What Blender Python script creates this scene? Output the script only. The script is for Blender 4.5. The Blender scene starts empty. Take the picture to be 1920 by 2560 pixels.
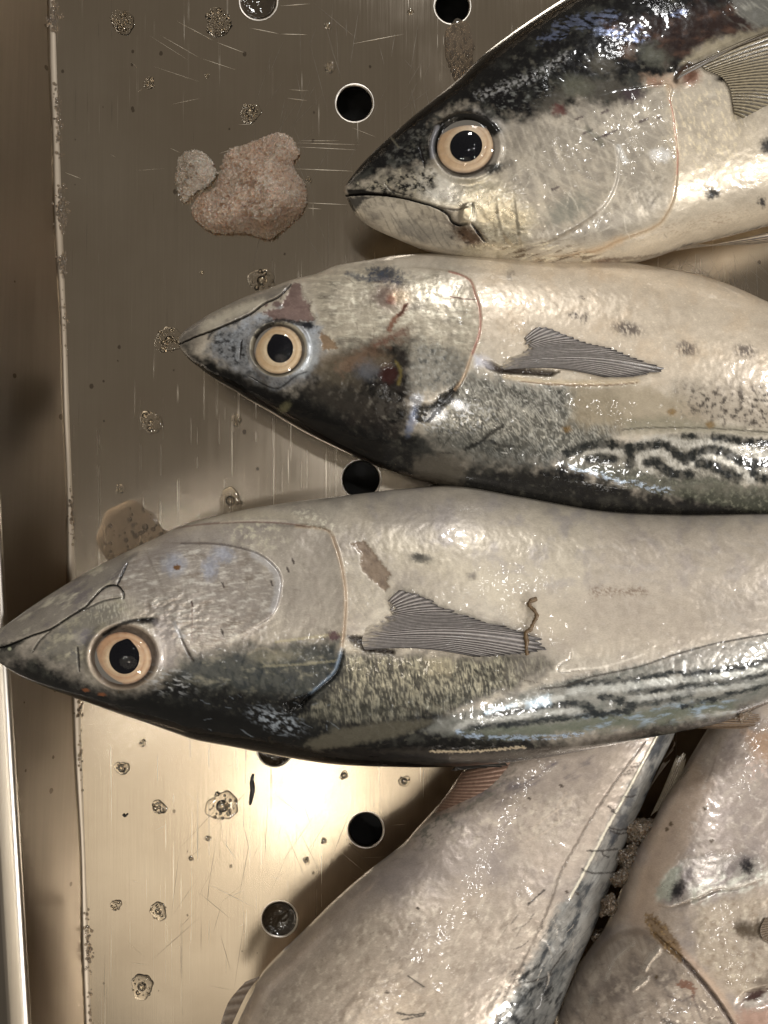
import bpy, bmesh, math, random
import numpy as np
from mathutils import Vector, Matrix
from mathutils.geometry import delaunay_2d_cdt
random.seed(7)
PI = math.pi
S = bpy.context.scene
COL = S.collection

# ------------------------------------------------------------------ camera, light, exposure
K = 0.000216            # metres per photo pixel on the reference plane
HC = 0.56               # camera height above the tray floor
ZR = 0.04
DR = HC - ZR
def W(px, py, z):
    s = K * (HC - z) / DR
    return ((px - 960) * s, -(py - 1280) * s, z)

cam = bpy.data.cameras.new('camera'); camo = bpy.data.objects.new('camera', cam); COL.objects.link(camo)
camo.location = (0, 0, HC)
cam.sensor_fit = 'VERTICAL'; cam.angle = 2 * math.atan(1280 * K / DR)
cam.clip_start = 0.01; cam.clip_end = 50
S.camera = camo

wd = bpy.data.worlds.new('World'); S.world = wd; wd.use_nodes = True
wd.node_tree.nodes['Background'].inputs[0].default_value = (0.97, 0.85, 0.70, 1)
wd.node_tree.nodes['Background'].inputs[1].default_value = 0.175

def area(name, loc, target, size, power, color):
    l = bpy.data.lights.new(name, 'AREA'); l.shape = 'DISK'; l.size = size; l.energy = power; l.color = color
    o = bpy.data.objects.new(name, l); COL.objects.link(o); o.location = loc
    d = Vector(target) - Vector(loc); o.rotation_euler = d.to_track_quat('-Z', 'Y').to_euler()
    return o
area('ceiling_panel', (-0.22, -0.56, 1.30), (-0.1, -0.2, 0), 0.90, 1.85, (1, 0.87, 0.68))
area('market_lamp', (-0.155, -0.50, 1.22), (0, 0, 0.03), 0.09, 0.45, (1, 0.88, 0.70))
area('counter_lamp', (1.25, 0.42, 1.08), (0.05, 0, 0.03), 0.20, 7.4, (1, 0.98, 0.96))
area('corner_lamp', (1.10, -0.78, 1.10), (0.0, -0.05, 0.03), 0.20, 12.8, (1, 0.97, 0.93))
area('back_lamp', (0.10, 1.45, 1.20), (0.0, 0, 0.03), 0.20, 9.8, (1, 0.99, 0.98))
area('front_lamp', (0.30, -1.40, 1.20), (0.0, 0, 0.03), 0.20, 6.0, (1, 0.97, 0.93))
# small ceiling bulbs: the hard little glints on the wet skin
for loc in ((0.31, 0.55, 1.2), (0.03, 0.22, 1.25), (-0.23, -0.19, 1.2), (0.30, -0.12, 1.25), (0.22, 0.30, 1.1)):
    area('ceiling_bulb', loc, (0, 0, 0), 0.055, 0.45, (1, 0.97, 0.93))
for loc in ((-0.36, -0.15, 1.2), (-0.42, -0.30, 1.2)):
    area('small_bulb', loc, (0, 0, 0), 0.026, 0.11, (1, 0.97, 0.93))

S.view_settings.view_transform = 'Standard'; S.view_settings.look = 'None'
S.view_settings.exposure = 0; S.view_settings.gamma = 1
S.cycles.use_denoising = True
S.cycles.max_bounces = 10; S.cycles.transparent_max_bounces = 12; S.cycles.caustics_reflective = True
S.cycles.sample_clamp_indirect = 6

# ------------------------------------------------------------------ numpy noise and painting
def _hash(ix, iy, seed):
    h = (ix.astype(np.int64) * 374761393 + iy.astype(np.int64) * 668265263 + seed * 1442695041) & 0xFFFFFFFF
    h = ((h ^ (h >> 13)) * 1274126177) & 0xFFFFFFFF
    h = ((h ^ (h >> 16)) * 2246822519) & 0xFFFFFFFF
    return h ^ (h >> 15)
_G = np.stack([np.cos(np.arange(256) * 2 * PI / 256), np.sin(np.arange(256) * 2 * PI / 256)], -1)
def vnoise(x, y, seed):
    """gradient noise, about 0..1"""
    ix = np.floor(x); iy = np.floor(y); fx = x - ix; fy = y - iy; ix = ix.astype(np.int64); iy = iy.astype(np.int64)
    ux = fx * fx * fx * (fx * (fx * 6 - 15) + 10); uy = fy * fy * fy * (fy * (fy * 6 - 15) + 10)
    def g(a, b): 
        q = _G[_hash(ix + a, iy + b, seed) & 255]; return q[:, 0] * (fx - a) + q[:, 1] * (fy - b)
    a, b, c, d = g(0, 0), g(1, 0), g(0, 1), g(1, 1)
    return np.clip(((a * (1 - ux) + b * ux) * (1 - uy) + (c * (1 - ux) + d * ux) * uy) * .72 + .5, 0, 1)
def fbm(x, y, scale, octv=4, seed=0, asp=1.0, ang=0.0, gain=0.6, ridge=False):
    ca, sa = math.cos(ang), math.sin(ang)
    u = (x * ca + y * sa) / (scale * asp); v = (-x * sa + y * ca) / scale
    t = 0; amp = 1; tot = 0
    for i in range(octv):
        n = vnoise(u + 17.3 * i, v - 9.1 * i, seed * 31 + i)
        if ridge: n = 1 - np.abs(2 * n - 1)
        t = t + amp * n; tot += amp; amp *= gain
        u, v = 1.6 * u + 1.2 * v, -1.2 * u + 1.6 * v
        if asp != 1.0: u, v = (u * 0.8 - v * 0.6), (u * 0.6 + v * 0.8)   # keep the grain direction
    t = t / tot
    if ridge: return t
    return np.clip((t - 0.5) * 1.75 + 0.5, 0, 1)
def ss(a, b, x):
    t = np.clip((x - a) / (b - a + 1e-12), 0, 1)
    return t * t * (3 - 2 * t)
def lin(c):
    c = np.array(c, float) / 255.0
    return np.where(c <= 0.04045, c / 12.92, ((c + 0.055) / 1.055) ** 2.4)
def cat(pts, n=8, closed=False):
    P = [np.array(p, float) for p in pts]; out = []; m = len(P)
    rng = range(m if closed else m - 1)
    for i in rng:
        if closed: p0, p1, p2, p3 = P[i - 1], P[i], P[(i + 1) % m], P[(i + 2) % m]
        else: p0, p1, p2, p3 = P[max(i - 1, 0)], P[i], P[i + 1], P[min(i + 2, m - 1)]
        for k in range(n):
            t = k / n
            out.append(0.5 * (2 * p1 + (p2 - p0) * t + (2 * p0 - 5 * p1 + 4 * p2 - p3) * t * t + (3 * p1 - p0 - 3 * p2 + p3) * t ** 3))
    if not closed: out.append(P[-1])
    return np.array(out)
def C(x0, y0, s, pts):
    return [(x0 + u * s, y0 + v * s) for u, v in pts]

class Paint:
    def __init__(s, x, y):
        s.x, s.y = x, y; n = len(x)
        s.c = np.zeros((n, 3)); s.h = np.zeros(n); s.r = np.full(n, 0.36); s.m = np.zeros(n)
    def fill(s, col): s.c[:] = lin(col)
    def mix(s, m, col):
        m = m[:, None] if np.ndim(m) else m
        s.c = s.c * (1 - m) + lin(col) * m
    def n(s, scale, octv=4, seed=0, asp=1.0, ang=0.0, **k): return fbm(s.x, s.y, scale, octv, seed, asp, ang, **k)
    def local(s, lo, hi, jit, js, seed):
        sel = np.where((s.x > lo[0]) & (s.x < hi[0]) & (s.y > lo[1]) & (s.y < hi[1]))[0]
        x, y = s.x[sel], s.y[sel]
        if jit and len(sel): x, y = x + jit * 2 * (fbm(x, y, js, 4, seed + 500) - .5), y + jit * 2 * (fbm(x, y, js, 4, seed + 600) - .5)
        return sel, x, y
    def full(s, sel, val, fill=0.0):
        o = np.full(len(s.x), fill); o[sel] = val; return o
    def blob(s, cx, cy, rx, ry, ang=0, soft=.5, jit=0, js=20, seed=1):
        R = max(rx, ry) * (1 + soft) + jit + 2
        sel, x, y = s.local((cx - R, cy - R), (cx + R, cy + R), jit, js, seed)
        a = math.radians(ang); ca, sa = math.cos(a), math.sin(a)
        u = ((x - cx) * ca + (y - cy) * sa) / rx; v = (-(x - cx) * sa + (y - cy) * ca) / ry
        return s.full(sel, 1 - ss(1 - soft, 1 + soft, np.sqrt(u * u + v * v)))
    def stroke(s, pts, w, soft=.6, jit=0, js=20, seed=1, smooth=True, taper=0.0):
        P = np.array(cat(pts, 6) if smooth and len(pts) > 2 else pts, float)
        pad = w * (1 + soft) + jit + 2
        sel, xs, ys = s.local(P.min(0) - pad, P.max(0) + pad, jit, js, seed)
        if len(sel) == 0: return np.zeros(len(s.x))
        dd = np.full(len(sel), 1e9); tp = np.zeros(len(sel)); m = len(P) - 1
        for i in range(m):
            a, b = P[i], P[i + 1]; e = b - a; L = e @ e + 1e-9
            t = np.clip(((xs - a[0]) * e[0] + (ys - a[1]) * e[1]) / L, 0, 1)
            q = np.hypot(xs - a[0] - t * e[0], ys - a[1] - t * e[1])
            k = q < dd; dd[k] = q[k]; tp[k] = (i + t[k]) / m
        ww = w * (1 - taper * np.abs(2 * tp - 1) ** 2)
        return s.full(sel, 1 - ss(1 - soft, 1 + soft, dd / np.maximum(ww, .3)))
    def poly(s, pts, soft=8, jit=0, js=20, seed=1, smooth=False):
        P = cat(pts, 5, True) if smooth else np.array(pts, float)
        return ss(-soft, soft, s.sdf(P, soft + jit + 3, jit, js, seed))
    def sdf(s, P, pad, jit=0, js=20, seed=1):
        """positive inside"""
        P = np.array(P, float)
        sel, xs, ys = s.local(P.min(0) - pad, P.max(0) + pad, jit, js, seed)
        if len(sel) == 0: return np.full(len(s.x), -1e9)
        ins = np.zeros(len(sel), bool); dd = np.full(len(sel), 1e9); m = len(P)
        for i in range(m):
            a, b = P[i], P[(i + 1) % m]; e = b - a; L = e @ e + 1e-9
            t = np.clip(((xs - a[0]) * e[0] + (ys - a[1]) * e[1]) / L, 0, 1)
            dd = np.minimum(dd, np.hypot(xs - a[0] - t * e[0], ys - a[1] - t * e[1]))
            if a[1] != b[1]:
                c = ((a[1] > ys) != (b[1] > ys)) & (xs < (b[0] - a[0]) * (ys - a[1]) / (b[1] - a[1]) + a[0])
                ins ^= c
        return s.full(sel, np.where(ins, dd, -dd), -1e9)
    def nm(s, m, scale, octv, seed, asp=1.0, ang=0.0, **k):
        """noise where the mask m is not empty"""
        if np.ndim(m) == 0: return s.n(scale, octv, seed, asp, ang, **k)
        sel = np.where(m > .004)[0]
        if len(sel) == 0: return np.zeros(len(s.x))
        return s.full(sel, fbm(s.x[sel], s.y[sel], scale, octv, seed, asp, ang, **k))
    # frequent recipes
    def mottle(s, m, col, scale, lo, hi, seed, octv=4, asp=1.0, ang=0.0):
        w = .10 if octv > 3 else .03
        s.mix(m * ss(lo - w * .6, hi + w, s.nm(m, scale, octv + 1, seed, asp, ang)), col)
    def groove(s, pts, w, depth, col=None, a=1.0, soft=.7, jit=1.0, js=8, seed=3, taper=.6):
        k = s.stroke(pts, w, soft, jit, js, seed, taper=taper)
        s.h -= depth * k
        if col is not None: s.mix(k * a, col)
        return k
    def plate(s, pts, height, edge=5, fall=70, ne=None):
        """a raised plate (gill cover): full height at its free edge (the first ne points), fading inwards"""
        ne = ne or len(pts) - 3
        sd = s.sdf(cat(pts, 5, True), 30); E = cat(pts[:ne], 5); sel = np.where(sd > -edge * 3)[0]
        x, y = s.x[sel], s.y[sel]; d = np.full(len(sel), 1e9)
        for a, b in zip(E[:-1], E[1:]):
            e = b - a; t = np.clip(((x - a[0]) * e[0] + (y - a[1]) * e[1]) / (e @ e + 1e-9), 0, 1)
            d = np.minimum(d, np.hypot(x - a[0] - t * e[0], y - a[1] - t * e[1]))
        near = np.exp(-d / fall) ; s.h[sel] += height * ss(-edge, edge * .4, sd[sel]) * near
    def scratches(s, n, box, lmin, lmax, col, seed, a=.6, w=.9, ang=None, spread=1.0):
        r = random.Random(seed)
        for _ in range(n):
            x = r.uniform(box[0], box[2]); y = r.uniform(box[1], box[3]); L = r.uniform(lmin, lmax)
            t = (r.uniform(0, PI) if ang is None else ang + r.gauss(0, spread)); bend = r.uniform(-.25, .25) * L
            p = [(x, y), (x + L * .5 * math.cos(t) - bend * math.sin(t) * .5, y + L * .5 * math.sin(t) + bend * math.cos(t) * .5), (x + L * math.cos(t), y + L * math.sin(t))]
            s.mix(s.stroke(p, r.uniform(.6, 1.6) * w, .7, 1.5, 6, seed, taper=.8) * a * r.uniform(.4, 1), col)

# ------------------------------------------------------------------ materials
def new_mat(name):
    m = bpy.data.materials.new(name); m.use_nodes = True
    nt = m.node_tree; b = nt.nodes['Principled BSDF']
    return m, nt, b
def nd(nt, t, **k):
    n = nt.nodes.new(t)
    for a, v in k.items():
        if a.startswith('i_'): n.inputs[int(a[2:])].default_value = v
        else: setattr(n, a, v)
    return n
def ramp(nt, src, pts):
    r = nt.nodes.new('ShaderNodeValToRGB'); e = r.color_ramp.elements
    e[0].position = pts[0][0]; e[0].color = (*[pts[0][1]] * 3, 1) if not hasattr(pts[0][1], '__len__') else (*pts[0][1], 1)
    e[1].position = pts[1][0]; e[1].color = (*[pts[1][1]] * 3, 1) if not hasattr(pts[1][1], '__len__') else (*pts[1][1], 1)
    for p, c in pts[2:]:
        k = e.new(p); k.color = (*[c] * 3, 1) if not hasattr(c, '__len__') else (*c, 1)
    nt.links.new(src, r.inputs[0]); return r.outputs[0]
def noise(nt, co, scale, detail=4, rough=.55):
    n = nd(nt, 'ShaderNodeTexNoise'); n.inputs['Scale'].default_value = scale; n.inputs['Detail'].default_value = detail; n.inputs['Roughness'].default_value = rough
    nt.links.new(co, n.inputs['Vector']); return n.outputs['Fac']
def mapping(nt, co, scale=(1, 1, 1), rot=(0, 0, 0)):
    m = nd(nt, 'ShaderNodeMapping'); m.inputs['Scale'].default_value = scale; m.inputs['Rotation'].default_value = rot
    nt.links.new(co, m.inputs['Vector']); return m.outputs[0]
def math_(nt, op, a, b):
    n = nd(nt, 'ShaderNodeMath', operation=op)
    for i, v in enumerate((a, b)):
        if isinstance(v, (int, float)): n.inputs[i].default_value = v
        else: nt.links.new(v, n.inputs[i])
    return n.outputs[0]
def mixc(nt, f, a, b, mode='MIX'):
    n = nd(nt, 'ShaderNodeMix', data_type='RGBA', blend_type=mode)
    for i, v in ((0, f), (6, a), (7, b)):
        if isinstance(v, (int, float)): n.inputs[i].default_value = v
        elif isinstance(v, tuple): n.inputs[i].default_value = (*v, 1)
        else: nt.links.new(v, n.inputs[i])
    return n.outputs[2]

def skin_material(name, grain_rot=0.0):
    m, nt, b = new_mat(name)
    at = nd(nt, 'ShaderNodeAttribute', attribute_name='col'); ar = nd(nt, 'ShaderNodeAttribute', attribute_name='rough'); am = nd(nt, 'ShaderNodeAttribute', attribute_name='silver')
    co = nd(nt, 'ShaderNodeTexCoord').outputs['Object']
    mp = mapping(nt, co, (1, 2.2, 1), (0, 0, grain_rot))
    fine = noise(nt, mp, 900, 5, .65)
    mid = noise(nt, co, 220, 4, .6)
    f = ramp(nt, fine, [(.25, .84), (.75, 1.14)])
    g = ramp(nt, mid, [(.25, .92), (.75, 1.07)])
    c = mixc(nt, 1.0, at.outputs['Color'], f, 'MULTIPLY'); c = mixc(nt, 1.0, c, g, 'MULTIPLY')
    nt.links.new(c, b.inputs['Base Color'])
    r = math_(nt, 'ADD', ar.outputs['Fac'], math_(nt, 'MULTIPLY', math_(nt, 'SUBTRACT', mid, .5), .25))
    nt.links.new(r, b.inputs['Roughness'])
    nt.links.new(am.outputs['Fac'], b.inputs['Metallic'])
    bw = nd(nt, 'ShaderNodeRGBToBW'); nt.links.new(at.outputs['Color'], bw.inputs[0]); nt.links.new(ramp(nt, bw.outputs[0], [(.01, .06), (.3, .35)]), b.inputs['Specular IOR Level'])
    b.inputs['Coat Weight'].default_value = .75; b.inputs['Coat Roughness'].default_value = .05; b.inputs['Coat IOR'].default_value = 1.4
    h = math_(nt, 'ADD', math_(nt, 'MULTIPLY', fine, .45), mid)
    big = noise(nt, co, 60, 3, .5)
    h2 = math_(nt, 'ADD', h, math_(nt, 'MULTIPLY', big, .8))
    bp = nd(nt, 'ShaderNodeBump'); bp.inputs['Strength'].default_value = .16; bp.inputs['Distance'].default_value = .0006
    nt.links.new(h2, bp.inputs['Height']); nt.links.new(bp.outputs[0], b.inputs['Normal'])
    patch = ramp(nt, noise(nt, co, 38, 3, .6), [(.55, 0.015), (.70, .9)])
    rip = math_(nt, 'ADD', noise(nt, mapping(nt, co, (1, 1.6, 1)), 330, 3, .5), math_(nt, 'MULTIPLY', noise(nt, co, 900, 2), .25))
    h3 = math_(nt, 'ADD', math_(nt, 'MULTIPLY', rip, patch), math_(nt, 'MULTIPLY', big, .5))
    bp2 = nd(nt, 'ShaderNodeBump'); bp2.inputs['Strength'].default_value = 1; bp2.inputs['Distance'].default_value = .00055
    nt.links.new(h3, bp2.inputs['Height']); nt.links.new(bp2.outputs[0], b.inputs['Coat Normal'])
    return m
MSKIN = skin_material('wet_fish_skin', .1)

def fin_material():
    m, nt, b = new_mat('fin_membrane')
    at = nd(nt, 'ShaderNodeAttribute', attribute_name='col')
    co = nd(nt, 'ShaderNodeTexCoord').outputs['Object']
    f = ramp(nt, noise(nt, co, 700, 4, .6), [(.2, .7), (.8, 1.25)])
    nt.links.new(mixc(nt, 1.0, at.outputs['Color'], f, 'MULTIPLY'), b.inputs['Base Color'])
    b.inputs['Roughness'].default_value = .38; b.inputs['Coat Weight'].default_value = .3; b.inputs['Coat Roughness'].default_value = .1
    return m
MFIN = fin_material()

def attr_mat(name, rough=.25, coat=.6):
    m, nt, b = new_mat(name)
    at = nd(nt, 'ShaderNodeAttribute', attribute_name='col')
    co = nd(nt, 'ShaderNodeTexCoord').outputs['Object']
    f = ramp(nt, noise(nt, co, 500, 3, .6), [(.2, .88), (.8, 1.1)])
    nt.links.new(mixc(nt, 1.0, at.outputs['Color'], f, 'MULTIPLY'), b.inputs['Base Color'])
    b.inputs['Roughness'].default_value = rough; b.inputs['Coat Weight'].default_value = coat; b.inputs['Coat Roughness'].default_value = .03
    return m
MIRIS = attr_mat('eye_iris', .4, .2)
MPUPIL, nt, b = new_mat('eye_pupil'); b.inputs['Base Color'].default_value = (.003, .0035, .006, 1); b.inputs['Roughness'].default_value = .6; b.inputs['Specular IOR Level'].default_value = .05
def clear_mat(name, tint=(1, 1, 1), ior=1.35, rough=.02):
    m = bpy.data.materials.new(name); m.use_nodes = True; nt = m.node_tree
    for n in list(nt.nodes):
        if n.type == 'BSDF_PRINCIPLED': nt.nodes.remove(n)
    out = [n for n in nt.nodes if n.type == 'OUTPUT_MATERIAL'][0]
    tr = nd(nt, 'ShaderNodeBsdfTransparent'); tr.inputs[0].default_value = (*tint, 1)
    gl = nd(nt, 'ShaderNodeBsdfGlossy'); gl.inputs['Roughness'].default_value = rough
    fr = nd(nt, 'ShaderNodeFresnel'); fr.inputs[0].default_value = ior
    mx = nd(nt, 'ShaderNodeMixShader')
    nt.links.new(fr.outputs[0], mx.inputs[0]); nt.links.new(tr.outputs[0], mx.inputs[1]); nt.links.new(gl.outputs[0], mx.inputs[2]); nt.links.new(mx.outputs[0], out.inputs[0])
    return m
MCORNEA = clear_mat('eye_cornea', (.97, .95, .92), 1.35, .03)

def water_mat():
    m, nt, b = new_mat('water')
    b.inputs['Base Color'].default_value = (1, .985, .95, 1)
    b.inputs['Transmission Weight'].default_value = 1; b.inputs['IOR'].default_value = 1.33; b.inputs['Roughness'].default_value = .02
    return m
MWATER = water_mat()

def steel(name, rough=.33, scuff=True, col=(.60, .535, .445), dirt=True):
    m, nt, b = new_mat(name)
    co = nd(nt, 'ShaderNodeTexCoord').outputs['Object']
    nt.nodes.remove(b); b = nd(nt, 'ShaderNodeBsdfAnisotropic', distribution='BECKMANN'); b.inputs['Anisotropy'].default_value = 0
    out = [n for n in nt.nodes if n.type == 'OUTPUT_MATERIAL'][0]; nt.links.new(b.outputs[0], out.inputs[0])
    gm = mapping(nt, co, (900, 14, 60)); g1 = noise(nt, gm, 1.0, 5, .65)
    cloud = noise(nt, co, 11, 4, .55)
    c = mixc(nt, ramp(nt, g1, [(.3, 0), (.7, 1)]), tuple(x * .93 for x in col), tuple(x * 1.05 for x in col))
    c = mixc(nt, ramp(nt, cloud, [(.32, 0), (.72, .75)]), c, tuple(x * y for x, y in zip(col, (.78, .74, .70))))
    r = math_(nt, 'ADD', rough - .12, math_(nt, 'ADD', math_(nt, 'MULTIPLY', g1, .07), math_(nt, 'MULTIPLY', cloud, .17)))
    if dirt:
        v = nd(nt, 'ShaderNodeTexVoronoi'); v.inputs['Scale'].default_value = 95; v.inputs['Randomness'].default_value = 1
        nt.links.new(mapping(nt, co, (1.3, 1, 1)), v.inputs['Vector'])
        wn = nd(nt, 'ShaderNodeSeparateColor'); nt.links.new(v.outputs['Color'], wn.inputs[0])
        size = ramp(nt, wn.outputs[0], [(.72, 0), (1.0, .17)])
        sp = math_(nt, 'LESS_THAN', math_(nt, 'ADD', v.outputs['Distance'], math_(nt, 'MULTIPLY', noise(nt, co, 900, 2), .06)), math_(nt, 'ADD', size, .02))
        c = mixc(nt, math_(nt, 'MULTIPLY', sp, .62), c, (.10, .075, .055))
        # fine scuffs: long thin hairlines in several directions
        for i, (rot, sc) in enumerate(((.25, 26), (1.2, 30), (2.3, 22), (.8, 24), (1.75, 18), (2.8, 28)) if scuff else ()):
            s1 = noise(nt, mapping(nt, co, (420, 5.0, 1), (0, 0, rot)), 1.0, 2, .4)
            k = ramp(nt, s1, [(.69, 0), (.715, 1), (.74, 0)])
            patch = ramp(nt, noise(nt, co, sc, 2), [(.5, 0), (.62, 1)])
            k = math_(nt, 'MULTIPLY', k, patch)
            c = mixc(nt, math_(nt, 'MULTIPLY', k, .62), c, (.24, .215, .18) if i % 2 else (.95, .88, .76))
            r = math_(nt, 'ADD', r, math_(nt, 'MULTIPLY', k, .15))
    nt.links.new(c, b.inputs['Color']); nt.links.new(r, b.inputs['Roughness'])
    bp = nd(nt, 'ShaderNodeBump'); bp.inputs['Strength'].default_value = .04; bp.inputs['Distance'].default_value = .0004
    nt.links.new(math_(nt, 'ADD', g1, math_(nt, 'MULTIPLY', noise(nt, co, 9, 2), 14.0)), bp.inputs['Height']); nt.links.new(bp.outputs[0], b.inputs['Normal'])
    return m
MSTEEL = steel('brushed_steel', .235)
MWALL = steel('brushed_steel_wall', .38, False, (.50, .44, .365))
MCOVE = steel('darkened_steel_corner', .48, False, (.30, .255, .20))  # steel darkened in colour to imitate shade in the crease
MRIM = steel('polished_steel_rim', .38, dirt=False, col=(.68, .64, .58))

def ice_mat(name, c1, c2, rad=.006, sss=.6, trans=.5):
    m, nt, b = new_mat(name)
    co = nd(nt, 'ShaderNodeTexCoord').outputs['Object']
    n1 = noise(nt, co, 90, 4, .6); n2 = noise(nt, co, 520, 4, .7)
    c = mixc(nt, ramp(nt, n1, [(.35, 0), (.68, 1)]), c1, c2)
    c = mixc(nt, ramp(nt, n2, [(.55, 0), (.68, .7)]), c, (.86, .78, .70))
    nt.links.new(c, b.inputs['Base Color'])
    b.inputs['Subsurface Weight'].default_value = sss; b.inputs['Subsurface Radius'].default_value = (1, .7, .55); b.inputs['Subsurface Scale'].default_value = rad
    b.inputs['Roughness'].default_value = .12; b.inputs['IOR'].default_value = 1.31; b.inputs['Specular IOR Level'].default_value = .6
    b.inputs['Transmission Weight'].default_value = trans
    v = nd(nt, 'ShaderNodeTexVoronoi'); v.inputs['Scale'].default_value = 460; nt.links.new(co, v.inputs['Vector'])
    bp = nd(nt, 'ShaderNodeBump'); bp.inputs['Strength'].default_value = 1; bp.inputs['Distance'].default_value = .0022
    nt.links.new(math_(nt, 'ADD', v.outputs['Distance'], math_(nt, 'MULTIPLY', n2, 1.2)), bp.inputs['Height']); nt.links.new(bp.outputs[0], b.inputs['Normal'])
    return m
MICE = ice_mat('pink_stained_ice', (.72, .50, .36), (.85, .70, .57))
MICE2 = ice_mat('grey_stained_ice', (.58, .48, .38), (.68, .60, .50))
MGRAIN, nt, b = new_mat('clear_ice_grain'); b.inputs['Base Color'].default_value = (.93, .87, .80, 1); b.inputs['Transmission Weight'].default_value = .8; b.inputs['Roughness'].default_value = .08; b.inputs['IOR'].default_value = 1.31
MSLUSH = ice_mat('brown_slush', (.20, .145, .10), (.33, .26, .19), .004, .5, .3)

def plain(name, col, rough=.5, spec=.5, n_scale=300, var=.35):
    m, nt, b = new_mat(name); co = nd(nt, 'ShaderNodeTexCoord').outputs['Object']
    f = ramp(nt, noise(nt, co, n_scale, 4), [(.25, 1 - var), (.75, 1 + var)])
    nt.links.new(mixc(nt, 1.0, col, f, 'MULTIPLY'), b.inputs['Base Color']); b.inputs['Roughness'].default_value = rough
    return m
MDARK = plain('dark_drain_pan', (.012, .011, .010), .5)
MSTRAND = plain('brown_weed', (.12, .075, .035), .35)
MBLACK = plain('black_debris', (.012, .010, .008), .3)
MSCR = plain('bare_scratch', (.66, .59, .48), .42); MSCR.node_tree.nodes['Principled BSDF'].inputs['Metallic'].default_value = 1
MSCRD = plain('dark_scratch', (.16, .14, .115), .45); MSCRD.node_tree.nodes['Principled BSDF'].inputs['Metallic'].default_value = 1

# ------------------------------------------------------------------ object helpers
def mesh_obj(name, verts, faces, mat=None, parent=None, smooth=True):
    me = bpy.data.meshes.new(name); me.from_pydata([tuple(v) for v in verts], [], [tuple(f) for f in faces]); me.update()
    return link(name, me, mat, parent, smooth)
def link(name, me, mat=None, parent=None, smooth=True):
    if mat: me.materials.append(mat)
    if smooth and len(me.polygons): me.polygons.foreach_set('use_smooth', np.ones(len(me.polygons), bool))
    o = bpy.data.objects.new(name, me); COL.objects.link(o)
    if parent: o.parent = parent; o.matrix_parent_inverse = parent.matrix_world.inverted()
    return o
def thing(name, label, cat_, loc=(0, 0, 0), group=None):
    o = bpy.data.objects.new(name, None); COL.objects.link(o); o.location = loc; o['label'] = label; o['category'] = cat_
    o.empty_display_size = .01
    o.matrix_world = Matrix.Translation(loc)
    if group: o['group'] = group
    return o
def tag(o, label, cat_, group=None):
    o['label'] = label; o['category'] = cat_
    if group: o['group'] = group
    return o
def grid_mesh(name, V, wrap=False):
    """V: (n, m, 3) grid -> mesh"""
    n, m = V.shape[:2]; me = bpy.data.meshes.new(name)
    i = np.arange(n - 1)[:, None]; j = np.arange(m if wrap else m - 1)[None, :]; j2 = (j + 1) % m
    q = np.stack([i * m + j + 0 * j, i * m + j2, (i + 1) * m + j2, (i + 1) * m + j], -1).reshape(-1, 4)
    me.vertices.add(n * m); me.vertices.foreach_set('co', V.reshape(-1).astype(np.float32))
    me.loops.add(q.size); me.loops.foreach_set('vertex_index', q.reshape(-1).astype(np.int32))
    me.polygons.add(len(q)); me.polygons.foreach_set('loop_start', (np.arange(len(q)) * 4).astype(np.int32))
    me.update(calc_edges=True); me.validate()
    return me
def set_col(me, c, name='col'):
    a = me.attributes.new(name, 'FLOAT_COLOR', 'POINT')
    a.data.foreach_set('color', np.concatenate([np.clip(c, 0, 1), np.ones((len(c), 1))], 1).reshape(-1).astype(np.float32))
def set_f(me, f, name):
    a = me.attributes.new(name, 'FLOAT', 'POINT'); a.data.foreach_set('value', f.astype(np.float32))

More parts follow.
